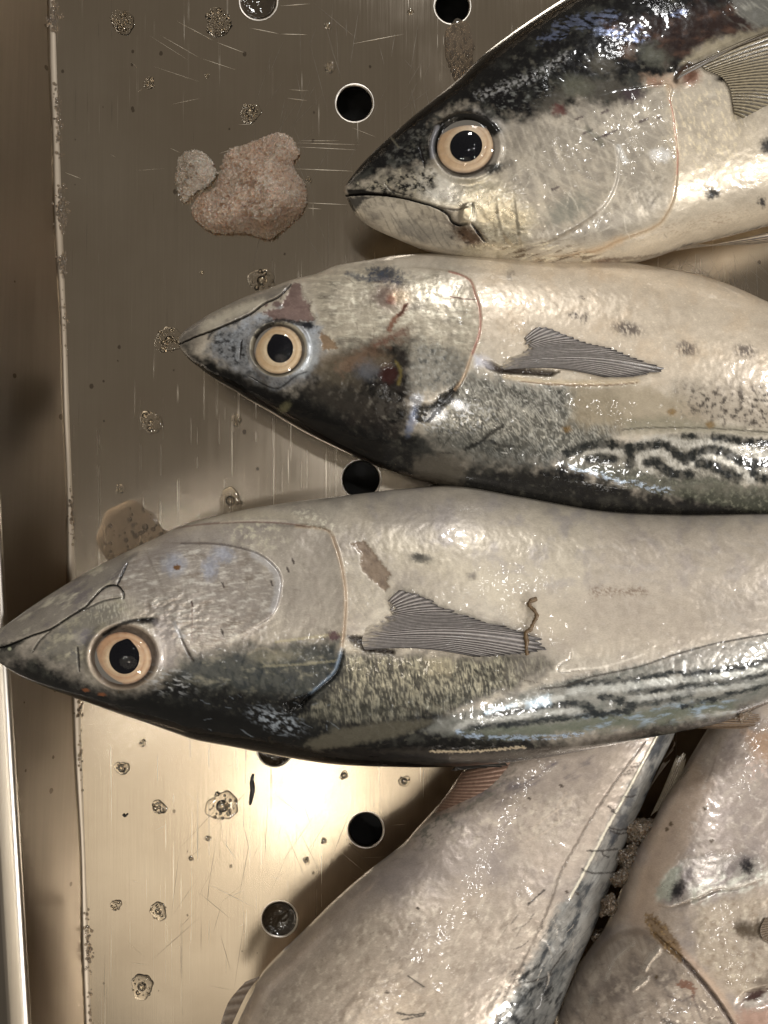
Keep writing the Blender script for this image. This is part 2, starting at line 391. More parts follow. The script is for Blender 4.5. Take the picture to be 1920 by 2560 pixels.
# ------------------------------------------------------------------ the tray
PT = lambda px, py, z=0.0: np.array(W(px, py, z))
Y0, Y1 = PT(0, 3500)[1], PT(0, -900)[1]
XR = PT(3500, 0)[0]
def xc(y):                       # inside corner of floor and left wall
    py = 1280 - y / (K * HC / DR); return PT(121 + 93 * py / 2560, 0)[0]
RH = 0.043
def xr(y):                       # inner edge of the rim
    s = K * (HC - RH) / DR; py = 1280 - y / s
    return (79 - (2560 - py) * .0594 - 960) * s
tray = thing('steel_tray', 'brushed stainless steel tray with round drain holes under the fish', 'tray', (0, 0, 0))
FR = 0.0035
HOLES = [(646, 3, 45), (1131, 15, 43), (886, 258, 45), (903, 1198, 47), (687, 1872, 43), (915, 2075, 43), (699, 2298, 43), (1500, 690, 43), (1640, 1640, 43)]
def build_floor():
    ys = np.linspace(Y0, Y1, 40)
    outer = [(xc(y) + FR, y) for y in ys] + [(XR - FR, Y1), (XR - FR, Y0)]
    pts = [Vector(p) for p in outer]; faces = [list(range(len(outer)))]
    hl = []
    for (hx, hy, hr) in HOLES:
        c = PT(hx, hy); r = hr * K * HC / DR + .0009; base = len(pts)
        for k in range(56):
            a = 2 * PI * k / 56; pts.append(Vector((c[0] + r * math.cos(a), c[1] + r * math.sin(a))))
        hl.append((c, r)); faces.append(list(range(base, base + 56)))
    edges = []
    for f in faces: edges += [(f[i], f[(i + 1) % len(f)]) for i in range(len(f))]
    v, e, f, _, _, _ = delaunay_2d_cdt(pts, edges, faces, 1, 1e-7)
    keep = []
    for t in f:
        cx = sum(v[i].x for i in t) / len(t); cy = sum(v[i].y for i in t) / len(t)
        if all(math.hypot(cx - c[0], cy - c[1]) > r * .995 for c, r in hl): keep.append(t)
    o = mesh_obj('tray_floor', [(p.x, p.y, 0) for p in v], keep, MSTEEL, tray, smooth=False)
    # rims of the holes: a small rolled lip that turns down
    for (hx, hy, hr), (c, r) in zip(HOLES, hl):
        prof = [(r + .0001, .00002), (r - .0003, .00012), (r - .0008, -.0001), (r - .0012, -.0006), (r - .0014, -.0014), (r - .0014, -.004)]
        n = 56; vs = []; fs = []
        for (rr, z) in prof:
            for k in range(n): vs.append((rr * math.cos(2 * PI * k / n), rr * math.sin(2 * PI * k / n), z))
        for i in range(len(prof) - 1):
            for k in range(n): fs.append((i * n + k, i * n + (k + 1) % n, (i + 1) * n + (k + 1) % n, (i + 1) * n + k))
        h = mesh_obj('drain_hole_lip', vs, fs, MRIM, tray); h.location = (c[0], c[1], 0)
build_floor()
def build_left_wall():
    ys = np.linspace(Y0, Y1, 60); rows = []; rim = []; cove = []
    for y in ys:
        a, b = xc(y), xr(y); wob = .0006 * math.sin(y * 23) + .0004 * math.sin(y * 61 + 1)
        row = [(a + FR * (1 - math.sin(t)) - 0 + wob * (t / (PI / 2)), y, FR * (1 - math.cos(t))) for t in np.linspace(0, PI / 2, 9)]
        for q in np.linspace(.1, 1, 10): row.append((a + wob + (b - a - wob) * q, y, FR + (RH - FR) * q))
        rows.append(row[8:]); cove.append(row[:9])
        r2 = []
        for t in np.linspace(0, PI / 2, 7): r2.append((b - .004 * (1 - math.cos(t)) , y, RH + .004 * math.sin(t)))
        r2 += [(b - .009, y, RH + .0043), (b - .015, y, RH + .0036)]
        for t in np.linspace(0, PI, 9): r2.append((b - .015 - .006 * math.sin(t), y, RH - .0024 + .006 * math.cos(t)))
        rim.append(r2)
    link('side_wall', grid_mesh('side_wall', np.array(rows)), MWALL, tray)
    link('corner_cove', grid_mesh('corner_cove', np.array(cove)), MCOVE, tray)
    link('rolled_rim', grid_mesh('rolled_rim', np.array(rim)), MRIM, tray)
build_left_wall()
def far_wall(pts):               # the other three sides, outside the picture
    (x0, y0), (x1, y1), (nx, ny) = pts; V = []
    for (x, y) in ((x0, y0), (x1, y1)):
        row = [(x + nx * FR * math.sin(t), y + ny * FR * math.sin(t), FR * (1 - math.cos(t))) for t in np.linspace(0, PI / 2, 7)]
        row += [(x + nx * FR, y + ny * FR, RH), (x + nx * .02, y + ny * .02, RH + .003), (x + nx * .03, y + ny * .03, RH)]
        V.append(row)
    link('side_wall', grid_mesh('side_wall', np.array(V)), MWALL, tray)
far_wall(((XR - FR, Y0), (XR - FR, Y1), (1, 0)))
far_wall(((xc(Y1) , Y1), (XR, Y1), (0, 1)))
far_wall(((xc(Y0) , Y0), (XR, Y0), (0, -1)))
mesh_obj('drain_pan', [(-.3, Y0, -.035), (XR, Y0, -.035), (XR, Y1, -.035), (-.3, Y1, -.035)], [(0, 1, 2, 3)], MDARK, tray, False)

def strips(name, segs, mat, z=.00012):
    vs, fs = [], []
    for (p, q, w) in segs:
        if any(math.hypot(p[0] + (q[0] - p[0]) * t - hx, p[1] + (q[1] - p[1]) * t - hy) < hr + 8 for hx, hy, hr in HOLES for t in np.linspace(0, 1, 9)): continue
        a, b_ = PT(*p), PT(*q); d = b_ - a; L = math.hypot(d[0], d[1]); nx, ny = -d[1] / L, d[0] / L; w = w * K
        m = (a + b_) / 2; i = len(vs)
        vs += [(a[0], a[1], z), (m[0] + nx * w / 2, m[1] + ny * w / 2, z), (b_[0], b_[1], z), (m[0] - nx * w / 2, m[1] - ny * w / 2, z)]
        fs.append((i, i + 1, i + 2, i + 3))
    o = mesh_obj(name, vs, fs, mat, tray, False); o['kind'] = 'stuff'; return o
rs = random.Random(3); segs = []
for (p, q, w) in [((735, 422), (885, 428), 3.5), ((765, 507), (870, 512), 3.5), ((765, 520), (806, 523), 3), ((740, 357), (900, 362), 2), ((740, 367), (895, 375), 2.5), ((745, 352), (850, 352), 1.6),
                  ((518, 2209), (676, 2253), 4), ((518, 2209), (640, 2270), 3), ((558, 2100), (592, 2153), 3), ((880, 110), (1010, 85), 2), ((1060, 95), (1125, 60), 2.5), ((625, 70), (700, 85), 3), ((700, 85), (770, 87), 3),
                  ((440, 52), (540, 105), 2), ((540, 105), (615, 134), 2.5), ((400, 88), (500, 145), 2.2), ((500, 145), (590, 175), 2.2), ((375, 90), (470, 150), 1.5), ((380, 165), (500, 205), 1.5), ((425, 370), (450, 382), 2), ((160, 430), (205, 448), 4), ((715, 245), (770, 252), 1.6)]:
    segs.append((p, q, w * .45))
for _ in range(34):
    x, y = rs.choice([(rs.uniform(250, 1000), rs.uniform(0, 480)), (rs.uniform(240, 900), rs.uniform(1900, 2500)), (rs.uniform(600, 1000), rs.uniform(2000, 2250))]); L = rs.uniform(15, 80); a = rs.gauss(.1, .5) if rs.random() < .6 else rs.uniform(0, PI)
    segs.append(((x, y), (x + L * math.cos(a), y + L * math.sin(a)), rs.uniform(.4, .8)))
strips('bright_scratches', segs, MSCR)
segs = []
for _ in range(190):
    x, y = rs.choice([(rs.uniform(650, 1150), rs.uniform(0, 560)), (rs.uniform(700, 1150), rs.uniform(0, 420)), (rs.uniform(450, 950), rs.uniform(1950, 2350)), (rs.uniform(1600, 1900), rs.uniform(620, 700))]); L = rs.uniform(40, 210); a = rs.choice([1.5, 1.2, 2.0, .7, 2.3, 1.7]) + rs.gauss(0, .12)
    segs.append(((x, y), (x + L * math.cos(a), y + L * math.sin(a)), rs.uniform(.4, 1.1)))
strips('dark_scratches', segs, MSCRD, .00008)

# ------------------------------------------------------------------ fish
class Fish:
    def __init__(s, label, A, B, U, L, z0, ratio, amax, step=2.5, tail=None, power=.5, back_ratio=1.0):
        s.A = np.array(A, float); d = np.array(B, float) - s.A; s.u = d / np.hypot(*d); s.nv = np.array([-s.u[1], s.u[0]])
        s.label = label
        def rail(P):
            P = cat(P, 10); r = P - s.A; a = r @ s.u; b = r @ s.nv; o = np.argsort(a, kind='stable'); return a[o], b[o]
        s.Ua, s.Ub = rail(U); s.La, s.Lb = rail(L)
        s.a0 = max(s.Ua[0], s.La[0]); s.a1 = min(s.Ua[-1], s.La[-1])
        s.z0f = z0; s.ratio = ratio
        # stations: dense in view, coarse out of view
        t = np.linspace(0, 1, 40) ** 2 * 40
        dense = np.arange(40 + step, amax, step); coarse = np.linspace(amax, s.a1, 40)
        s.st = s.a0 + np.concatenate([t, dense, coarse - s.a0 if False else np.linspace(amax + step, s.a1 - s.a0, 40)])
        s.st[0] += .05
        hw = np.abs(s.Lb.max() - s.Ub.min()) / 2
        nvis = int(2 * hw / step)
        q = np.linspace(-1, 1, nvis); ph = .55 * np.arcsin(np.clip(q, -1, 1)) + .45 * q * PI / 2
        s.ph = np.concatenate([ph, np.linspace(PI / 2, 3 * PI / 2, 26)[1:-1]]); s.nvis = nvis
        s.build()
    def prof(s, a):
        bu = np.interp(a, s.Ua, s.Ub); bl = np.interp(a, s.La, s.Lb)
        half = np.maximum((bl - bu) / 2, .2); mid = (bl + bu) / 2
        return mid, half, s.z0f(a), s.ratio(a) * half * K
    def build(s):
        a = s.st; mid, half, z0, T = s.prof(a)
        ph = s.ph[None, :]; v = np.sin(ph); c = np.cos(ph)
        b = mid[:, None] + half[:, None] * v
        px = s.A[0] + a[:, None] * s.u[0] + b * s.nv[0]; py = s.A[1] + a[:, None] * s.u[1] + b * s.nv[1]
        sc = (K * (HC - z0) / DR)[:, None]
        Tb = np.minimum(z0 - .0015, T * 1.02)[:, None]
        z = z0[:, None] + np.where(c >= 0, T[:, None] * np.abs(c) ** .92, -Tb * np.abs(c) ** .92)
        X = (px - 960) * sc; Y = -(py - 1280) * sc
        s.V = np.stack([X, Y, z], -1)
        f = DR / (K * (HC - z))
        s.sx = (960 + X * f).reshape(-1); s.sy = (1280 - Y * f).reshape(-1)   # where each point of the skin lies in the photo
        s.P = Paint(s.sx, s.sy); s.vv = (v + 0 * b).reshape(-1); s.aa = (a[:, None] + 0 * b).reshape(-1)
        s.vis = (c + 0 * b).reshape(-1) > -.02
    def at(s, px, py, lift=0.0):
        """world point on the skin under photo pixel (px, py)"""
        px = np.asarray(px, float); py = np.asarray(py, float)
        qx, qy = px.copy(), py.copy()
        for _ in range(12):
            a = (qx - s.A[0]) * s.u[0] + (qy - s.A[1]) * s.u[1]; b = (qx - s.A[0]) * s.nv[0] + (qy - s.A[1]) * s.nv[1]
            mid, half, z0, T = s.prof(np.clip(a, s.a0, s.a1))
            v = np.clip((b - mid) / half, -1, 1); z = z0 + T * np.sqrt(1 - v * v) ** .92
            k = (HC - z) / (HC - z0)
            nx = 960 + (px - 960) * k; ny = 1280 + (py - 1280) * k
            qx = .5 * qx + .5 * nx; qy = .5 * qy + .5 * ny
        z = z + lift; f = K * (HC - z) / DR
        return np.stack([(px - 960) * f, -(py - 1280) * f, z], -1)
    def normal(s, px, py):
        e = 6.0; p = s.at([px - e, px + e, px, px], [py, py, py - e, py + e])
        n = np.cross(p[1] - p[0], p[2] - p[3]); n /= np.linalg.norm(n); return n
    def finish(s, loc_px):
        base = s.at(*loc_px); s.root = thing('fish', s.label, 'fish', (base[0], base[1], 0.0), 'whole small tunas in the steel tray')
        lum = s.P.c.mean(1); s.P.r -= .08 * (1 - ss(.02, .25, lum)); s.P.m += (.24 + .26 * (s.P.n(70, 4, 77) - .3)) * ss(.05, .3, lum)
        V = s.V.reshape(-1, 3).copy(); V[:, 2] += np.where(s.vis, s.P.h, 0) * ss(0, .25, 1 - np.abs(s.vv))
        V = V.reshape(s.V.shape) - np.array([base[0], base[1], 0])
        me = grid_mesh('body', V, True); set_col(me, s.P.c); set_f(me, np.clip(s.P.r, .12, .9), 'rough'); set_f(me, np.clip(s.P.m, 0, 1), 'silver')
        me.materials.append(MSKIN); me.polygons.foreach_set('use_smooth', np.ones(len(me.polygons), bool))
        o = bpy.data.objects.new('body', me); COL.objects.link(o); o.parent = s.root
        return s.root
    def child(s, name, me, mat, parent=None):
        o = link(name, me, mat); o.parent = parent or s.root
        return o
    def rel(s, V): return V - np.array(s.root.location)
    # ---- eye
    def eye(s, cx, cy, rx, ry, px, py, prx, pry, notch=None, tilt=0, cols=None):
        n = Vector(s.normal(cx, cy)); n = (n + Vector((0, 0, 1.2))).normalized()
        c = Vector(s.at(cx, cy)); sc = K * (HC - c.z) / DR
        t1 = Vector((1, 0, 0)); t1 = (t1 - n * t1.dot(n)).normalized(); t2 = n.cross(t1)
        def cap(R1, R2, ox, oy, h, base, nr, na=64, shape=None, r0=0.0, crown=1.0):
            V = np.zeros((nr, na, 3))
            for i in range(nr):
                t = r0 + (1 - r0) * i / (nr - 1)
                for k in range(na):
                    th = 2 * PI * k / na; g = shape(th) if shape else 1
                    x = ox + R1 * t * g * math.cos(th); y = oy + R2 * t * g * math.sin(th)
                    rr = ((x / (rx * sc)) ** 2 + (y / (ry * sc)) ** 2)
                    p = c + t1 * x + t2 * y + n * (base + h * (1 - min(rr, 1.0) * crown))
                    V[i, k] = p
            return V
        rg = random.Random(int(cx))
        V = cap(rx * sc, ry * sc, 0, 0, .0020, .0014, 26); me = grid_mesh('eye', s.rel(V), True)
        nr, na = 26, 64; rr = np.repeat(np.linspace(0, 1, nr), na); th = np.tile(np.arange(na) * 2 * PI / na, nr)
        cA, cB, cC, cE = [lin(q) for q in (cols or ((200, 180, 146), (186, 156, 114), (150, 120, 84), (60, 45, 36)))]
        col = np.zeros((nr * na, 3)); col[:] = cA
        nz = fbm(rr * 40 + 0 * th, np.cos(th) * 30 + np.sin(th) * 47, 6, 3, 4)
        def mx(m, q): 
            nonlocal col; col = col * (1 - m[:, None]) + q * m[:, None]
        warm = .5 + .5 * np.cos(th - 2.6)
        st = fbm(np.cos(th) * 60, np.sin(th) * 60 + rr * 4, 9, 3, 8)
        mx((1 - ss(.50, .66, rr)) * .45, lin((222, 208, 180)))
        mx(ss(.60, .82, rr + .10 * (nz - .5)) * (.25 + .75 * warm), cB)
        mx(np.exp(-((rr - .76 - .03 * np.cos(th - 1)) / .022) ** 2) * (.25 + .35 * (1 - warm)), cC)
        mx(np.exp(-((rr - .62) / .02) ** 2) * .3, lin((150, 130, 100)))
        mx(np.exp(-((rr - .87) / .03) ** 2) * .4 * (1 - warm), lin((226, 212, 186)))
        mx(ss(.92, 1.01, rr + .04 * (st - .5)), cE)
        mx(st * .28 * ss(.45, .7, rr), cC); mx((nz > .62) * .18, lin((170, 160, 150)))
        set_col(me, col)
        e = s.child('eye', me, MIRIS)
        shape = None
        if notch is not None: shape = lambda t: 1 + .12 * math.exp(-(((t - notch + PI) % (2 * PI) - PI) / .28) ** 2)
        V = cap(prx * sc, pry * sc, (px - cx) * sc, -(py - cy) * sc, .0020, .0017, 8, 64, shape)
        s.child('pupil', grid_mesh('pupil', s.rel(V), True), MPUPIL, e)
        V = cap(rx * sc * 1.0, ry * sc * 1.0, 0, 0, .0042, .0014, 16)
        s.child('cornea', grid_mesh('cornea', s.rel(V), True), MCORNEA, e)
    def socket(s, cx, cy, rx, ry, ring=1.22, rim=None, depth=.0012):
        P = s.P; d = np.sqrt(((P.x - cx) / rx) ** 2 + ((P.y - cy) / ry) ** 2)
        P.h += .0016 * np.exp(-((d - ring) / .11) ** 2) - .0012 * (1 - ss(.85, 1.12, d))
        if rim is not None: P.mix((1 - ss(ring - .06, ring + .04, d)) * .85, rim)
        P.mix((1 - ss(.99, 1.07, d)) * .8, (70, 58, 50))
    # ---- fin of many rays lying on (or beside) the body
    def fin(s, name, base, tip, nray, c_ray, c_mem, lift=(.0010, .0022), ridge=.0005, jag=.08, bend=0.0, nt=40, sub=7, label=None, dark_edge=None, free_z=None, seed=5, skin=None):
        bC = cat(base, 10); tC = cat(tip, 10)
        def samp(Cv, t):
            L = np.concatenate([[0], np.cumsum(np.hypot(*np.diff(Cv, axis=0).T))]); L /= L[-1]
            return np.stack([np.interp(t, L, Cv[:, 0]), np.interp(t, L, Cv[:, 1])], -1)
        M = nray * sub + 1; r = np.linspace(0, 1, M); B = samp(bC, r); E = samp(tC, r)
        rg = np.random.RandomState(seed)
        j = np.repeat(1 - jag * rg.rand(nray), sub); j = np.append(j, j[-1])
        ph = r * nray * 2 * PI; cs = -np.cos(ph)
        j = j - jag * .5 * (1 - cs) * .5
        t = np.linspace(0, 1, nt)
        out = np.zeros((nt, M, 3)); col = np.zeros((nt, M, 3))
        cr, cm = lin(c_ray), lin(c_mem)
        d = E - B; nrm = np.stack([-d[:, 1], d[:, 0]], -1)
        for i, tt in enumerate(t):
            q = B + d * (tt * j)[:, None] + nrm * (bend * math.sin(PI * tt) * .5)
            z = lift[0] + (lift[1] - lift[0]) * tt
            p = s.at(q[:, 0], q[:, 1], z) if free_z is None else np.stack(W(q[:, 0], q[:, 1], np.full(M, free_z) + z), -1)
            # fine splits of the rays towards the tip
            p[:, 2] += ridge * (cs * (.6 + .4 * np.cos(ph * 1.0)) + .35 * np.cos(2 * ph) * tt)
            out[i] = p
            nz = fbm(q[:, 0], q[:, 1], 9, 3, seed)
            k = np.clip(.5 + .5 * cs + .5 * (nz - .5), 0, 1)[:, None] ** .75
            col[i] = cm * (1 - k) + cr * k
            if skin is not None:
                e = (1 - ss(-.06, .06, tt - (skin[1] * (1 - r) ** 2.5 + skin[2]) + .25 * (nz - .5)))[:, None] * (1 - ss(.86, .95, r))[:, None]; col[i] = col[i] * (1 - e) + lin(skin[0]) * (.85 + .3 * nz[:, None]) * e; p[:, 2] -= e[:, 0] * (ridge * cs * .8 + .0006 + .0025 * (1 - ss(.05, .45, r)))
                out[i] = p
            if dark_edge is not None:
                e = np.clip(ss(dark_edge[1], 1.0, np.full(M, tt)) * .8 + (1 - ss(0, .05, 1 - r)) * .9, 0, 1)[:, None]
                col[i] = col[i] * (1 - e) + lin(dark_edge[0]) * e
        me = grid_mesh(name, s.rel(out)); set_col(me, col.reshape(-1, 3))
        o = s.child(name, me, MFIN)
        if label: o['label'] = label
        return o

def base_skin(P, light, grey, bright, seed):
    P.fill(light)
    P.mottle(1.0, grey, 120, .42, .72, seed, 5)
    P.mottle(.5, tuple(c * .82 for c in grey), 210, .5, .85, seed + 7, 4, 1.6)
    P.mottle(.55, bright, 60, .55, .8, seed + 1, 5, 1.5)
    P.mottle(.18, grey, 16, .5, .85, seed + 2, 4)
    P.mottle(.2, bright, 9, .62, .88, seed + 3, 3, 2.0, .2)
    P.h += .0003 * (P.n(26, 3, seed + 4) - .5)
def flecks(P, m, col, scale, seed, lo=.66, hi=.8, asp=2.5, ang=0., a=.8):
    P.mix(m * a * ss(lo - .03, hi + .05, P.nm(m, scale, 4, seed, asp, ang)), col)
def hairlines(P, m, col, scale, seed, asp=8, ang=0., a=.5, lo=.8, hi=.95):
    P.mix(m * a * ss(lo, hi, P.nm(m, scale, 2, seed, asp, ang, ridge=True)), col)

# ================================================================== fish 1 (top right, belly down, dark back up)
c1 = lambda pts: C(840, 200, .3014, pts)
c2 = lambda pts: C(1340, 0, .3496, pts)
c3 = lambda pts: C(1340, 300, .3496, pts)
F1 = Fish('large fish at the top with black back, belly down and mouth closed', (858, 478), (1920, 215),
    [(860, 479), (864, 464), (900, 417), (936, 381), (976, 345), (1021, 305), (1081, 257), (1141, 209), (1215, 140), (1331, 58), (1435, -5), (1560, -60), (1720, -110), (1900, -150), (2100, -165), (2400, -120), (2700, -40), (3000, 20), (3100, 60)],
    [(860, 481), (868, 500), (878, 520), (893, 541), (930, 568), (991, 595), (1051, 619), (1111, 640), (1171, 655), (1262, 670), (1340, 677), (1445, 674), (1550, 662), (1640, 640), (1725, 611), (1794, 594), (1920, 562), (2100, 510), (2400, 380), (2700, 230), (3000, 120), (3130, 70)],
    lambda a: .056 + 0 * a, lambda a: .60 + 0 * a, 1150)
def paint1():
    P = F1.P; x, y = P.x, P.y
    base_skin(P, (182, 172, 155), (150, 142, 130), (212, 203, 184), 11)
    # warm belly
    belly = P.poly([(860, 560), (1000, 605), (1200, 655), (1400, 640), (1700, 560), (2000, 480), (2000, 700), (860, 760)], 34, 14, 60)
    P.mix(belly * .85, (200, 187, 166))
    P.mix(P.blob(1800, 430, 230, 150, -20, .7) * .6, (198, 186, 166))
    # gill plate greyer with crossing pale streaks
    gp = P.poly([(1230, 300), (1400, 260), (1640, 240), (1680, 380), (1670, 520), (1540, 600), (1380, 600), (1270, 520)], 40, 20, 50)
    P.mix(gp * .8, (146, 139, 128)); P.mottle(gp * .7, (192, 182, 165), 26, .52, .75, 31, 4, 3, 1.1); P.mottle(gp * .5, (122, 116, 106), 30, .6, .8, 33, 4, 2, -.6)
    hairlines(P, gp, (200, 191, 174), 30, 37, 7, 1.2, .35); hairlines(P, gp, (200, 191, 174), 34, 38, 7, .5, .3)
    P.mix(P.blob(1420, 525, 60, 28, -30, .6, 12, 20) * .6, (104, 108, 100))
    # silver face
    face = P.poly([(1080, 440), (1230, 450), (1330, 540), (1300, 640), (1150, 640), (1180, 590), (1190, 540), (1120, 520), (1040, 490)], 26, 16, 30)
    P.mix(face * .8, (205, 196, 172)); P.mottle(face, (160, 150, 130), 22, .5, .75, 41, 5); flecks(P, face, (240, 232, 212), 12, 43, .6, .78)
    P.mix(P.blob(1095, 468, 60, 40, 20, .55, 10, 20) * .97, (246, 241, 228)); P.m += .30 * P.blob(1200, 560, 130, 70, 20, .7); P.r -= .08 * face; P.m += .25 * face  # cheek glint painted near-white over the silver
    P.mix(P.blob(1215, 300, 45, 24, 30, .6, 8, 16) * .8, (214, 210, 204))
    # lower jaw
    jaw = P.poly(c1([(90, 975), (300, 965), (520, 985), (720, 1030), (860, 1080), (940, 1130), (1000, 1210), (1120, 1200), (1240, 1340), (1000, 1400), (700, 1350), (400, 1250), (180, 1130)]), 6, 4, 14)
    P.mix(jaw * .9, (186, 176, 158)); P.mottle(jaw, (140, 132, 120), 30, .5, .75, 45, 5, 2.0, .3); P.mix(P.poly(c1([(500, 1150), (750, 1200), (1000, 1250), (1000, 1390), (700, 1340), (520, 1260)]), 14, 12, 18) * .6, (120, 116, 108))
    hairlines(P, jaw, (80, 76, 70), 16, 46, 5, 1.1, .5)
    P.mix(P.poly(c1([(90, 975), (200, 960), (330, 965), (220, 1010), (150, 1110), (110, 1060)]), 4, 5, 12) * .9, (34, 34, 34))
    P.mix(P.blob(1172, 588, 36, 20, 25, .55, 9, 12) * .92, (84, 62, 44)); P.mix(P.blob(1150, 572, 26, 14, 25, .6, 8, 12) * .6, (60, 46, 34))
    P.mottle(P.blob(1172, 588, 60, 30, 15, .6), (46, 36, 30), 12, .55, .75, 47)
    # dark back
    dk = P.poly([(840, 474), (890, 460), (950, 446), (1000, 430), (1050, 420), (1078, 395), (1082, 340), (1110, 285), (1180, 268), (1250, 300), (1320, 300), (1400, 268), (1445, 248), (1550, 262), (1602, 230), (1655, 196), (1700, 172), (1745, 138), (1800, 98), (1905, 70), (2100, 40), (2900, 60), (3200, -300), (840, -300)], 24, 26, 34, 51)
    P.mix(dk, (18, 18, 19))
    P.mottle(dk, (56, 57, 53), 46, .54, .78, 52, 5); P.mottle(dk * .7, (90, 88, 79), 22, .64, .84, 53, 5)
    hd = P.poly([(860, 475), (905, 452), (1000, 420), (1060, 400), (1090, 440), (1080, 480), (1000, 495), (920, 470)], 12, 14, 22)
    hd = P.poly([(868, 474), (910, 462), (960, 440), (1020, 425), (1080, 425), (1096, 450), (1060, 490), (1000, 498), (920, 478)], 12, 14, 22)
    P.mix(hd * .6, (140, 133, 118)); P.mottle(hd, (24, 24, 23), 17, .40, .58, 55, 5); P.mottle(hd, (205, 196, 172), 12, .62, .8, 56, 4)
    nz = P.poly([(985, 330), (1060, 290), (1090, 330), (1080, 400), (1040, 430), (985, 420), (960, 400)], 16, 12, 20); P.mottle(nz, (86, 86, 82), 14, .52, .74, 58, 5)
    top = P.poly([(850, 465), (900, 432), (960, 385), (1010, 340), (1090, 280), (1160, 235), (1250, 160), (1340, 90), (1450, 20), (1500, -40), (1300, -40), (850, 380)], 12, 8, 26)
    P.mix(top * .95, (13, 13, 14)); P.r -= .12 * top
    P.mix(P.poly([(1330, 270), (1380, 225), (1470, 195), (1560, 200), (1600, 225), (1550, 255), (1440, 245), (1350, 290)], 14, 16, 22) * .65, (84, 80, 72))
    for (bx, by, rx, ry, cc, a) in [(1440, 215, 40, 26, (92, 92, 80), .7), (1505, 160, 34, 24, (92, 88, 78), .6), (1570, 130, 20, 20, (104, 84, 70), .7), (1640, 135, 40, 28, (92, 92, 82), .8), (1580, 240, 28, 16, (64, 54, 58), .9), (1398, 275, 18, 14, (84, 46, 44), .8), (1655, 205, 46, 16, (160, 136, 116), .7), (1680, 205, 22, 14, (184, 162, 140), .7), (1632, 205, 18, 8, (146, 110, 90), .6)]:
        P.mix(P.blob(bx, by, rx, ry, 10, .6, 12, 16, int(bx)) * a, cc)
    red = P.poly([(1500, 60), (1650, 50), (1740, 10), (1860, 10), (1900, 70), (1800, 100), (1740, 130), (1690, 150), (1620, 100), (1540, 95)], 26, 22, 36)
    P.mix(red * .8, (48, 36, 33)); P.mottle(red, (78, 58, 48), 26, .52, .74, 61, 5, 2, -.3); P.mottle(red, (36, 27, 26), 20, .55, .75, 62, 4, 2, .3)
    P.mix(P.poly([(1800, -40), (1960, -40), (1960, 60), (1890, 70), (1850, 40), (1825, 0)], 8, 8, 14) * .9, (104, 103, 97)); hairlines(P, P.blob(1890, 10, 70, 60, 0, .3), (140, 138, 128), 20, 64, 6, .7, .7)
    P.mix(P.poly([(1700, 160), (1760, 110), (1830, 90), (1920, 70), (2000, 60), (2000, 90), (1900, 95), (1800, 130), (1720, 165)], 10, 10, 20) * .85, (150, 140, 118))
    # blue sheen and glints of the wet back, painted in as pale streaks
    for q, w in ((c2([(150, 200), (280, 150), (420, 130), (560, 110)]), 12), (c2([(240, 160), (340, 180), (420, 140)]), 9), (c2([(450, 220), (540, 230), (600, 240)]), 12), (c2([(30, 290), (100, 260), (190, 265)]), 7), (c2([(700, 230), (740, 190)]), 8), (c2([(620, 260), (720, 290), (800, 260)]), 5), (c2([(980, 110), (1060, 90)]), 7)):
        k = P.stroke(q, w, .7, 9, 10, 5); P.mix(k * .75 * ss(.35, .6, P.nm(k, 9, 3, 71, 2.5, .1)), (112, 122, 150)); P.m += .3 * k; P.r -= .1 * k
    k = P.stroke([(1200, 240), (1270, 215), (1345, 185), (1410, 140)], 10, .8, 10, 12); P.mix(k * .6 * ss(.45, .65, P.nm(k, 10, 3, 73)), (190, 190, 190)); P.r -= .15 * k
    flecks(P, P.blob(1300, 235, 110, 44, -30, .6), (120, 122, 118), 10, 75, .62, .8, 1.8, .2, .6)
    # around the eye
    F1.socket(1164, 369, 72, 67, 1.2, (176, 168, 156))
    P.mix(P.stroke([(1090, 372), (1096, 335), (1120, 305), (1160, 290), (1205, 300), (1235, 325)], 17, .45, 4, 10) * .98, (12, 12, 12))
    P.mix(P.blob(1234, 423, 26, 12, -22, .6, 7, 10) * .95, (26, 27, 27)); P.mix(P.blob(1265, 410, 24, 10, -10, .8, 7, 10) * .5, (60, 58, 54))
    P.mix(P.stroke([(1082, 395), (1080, 360), (1092, 320)], 5, .8) * .7, (170, 170, 176))
    P.groove(c1([(690, 530), (715, 620), (740, 730)]), 2.6, .0005, (20, 18, 18))
    # mouth
    P.mix(P.poly(c1([(90, 905), (200, 905), (320, 925), (520, 955), (320, 955), (100, 960)]), 3, 1, 8) * .97, (10, 9, 9))
    P.groove(c1([(85, 955), (300, 945), (500, 965), (700, 1015), (850, 1065), (930, 1115), (960, 1165), (1010, 1198), (1080, 1192)]), 3.2, .0022, (16, 13, 12), 1, .6, .6, 8, 3, .15)
    P.groove(c1([(1125, 1185), (1170, 1250), (1235, 1340)]), 3.4, .0013, (24, 18, 16))
    P.groove(c1([(1130, 1020), (1140, 1090), (1120, 1170)]), 2.6, .001, (44, 38, 32))
    P.groove(c1([(400, 840), (440, 900), (500, 930), (590, 955)]), 2.2, .0006, (50, 46, 42), .8)
    P.groove(c1([(850, 1050), (950, 1080), (1060, 1065), (1130, 1020)]), 2.0, .0007, (70, 62, 54), .8)
    lobe = P.blob(1168, 536, 17, 24, 15, .35); P.mix(lobe * .85, (224, 214, 190)); P.h += .0016 * lobe; P.m += .2 * lobe
    P.h += .0010 * P.blob(1075, 505, 90, 24, 20, .6)
    P.mix(P.stroke(c1([(450, 470), (520, 560)]), 2, .8) * .6, (120, 116, 100))
    # gill covers
    pre = c3([(560, 180), (580, 300), (572, 430), (520, 560), (440, 660), (300, 760), (100, 870), (-100, 940)])
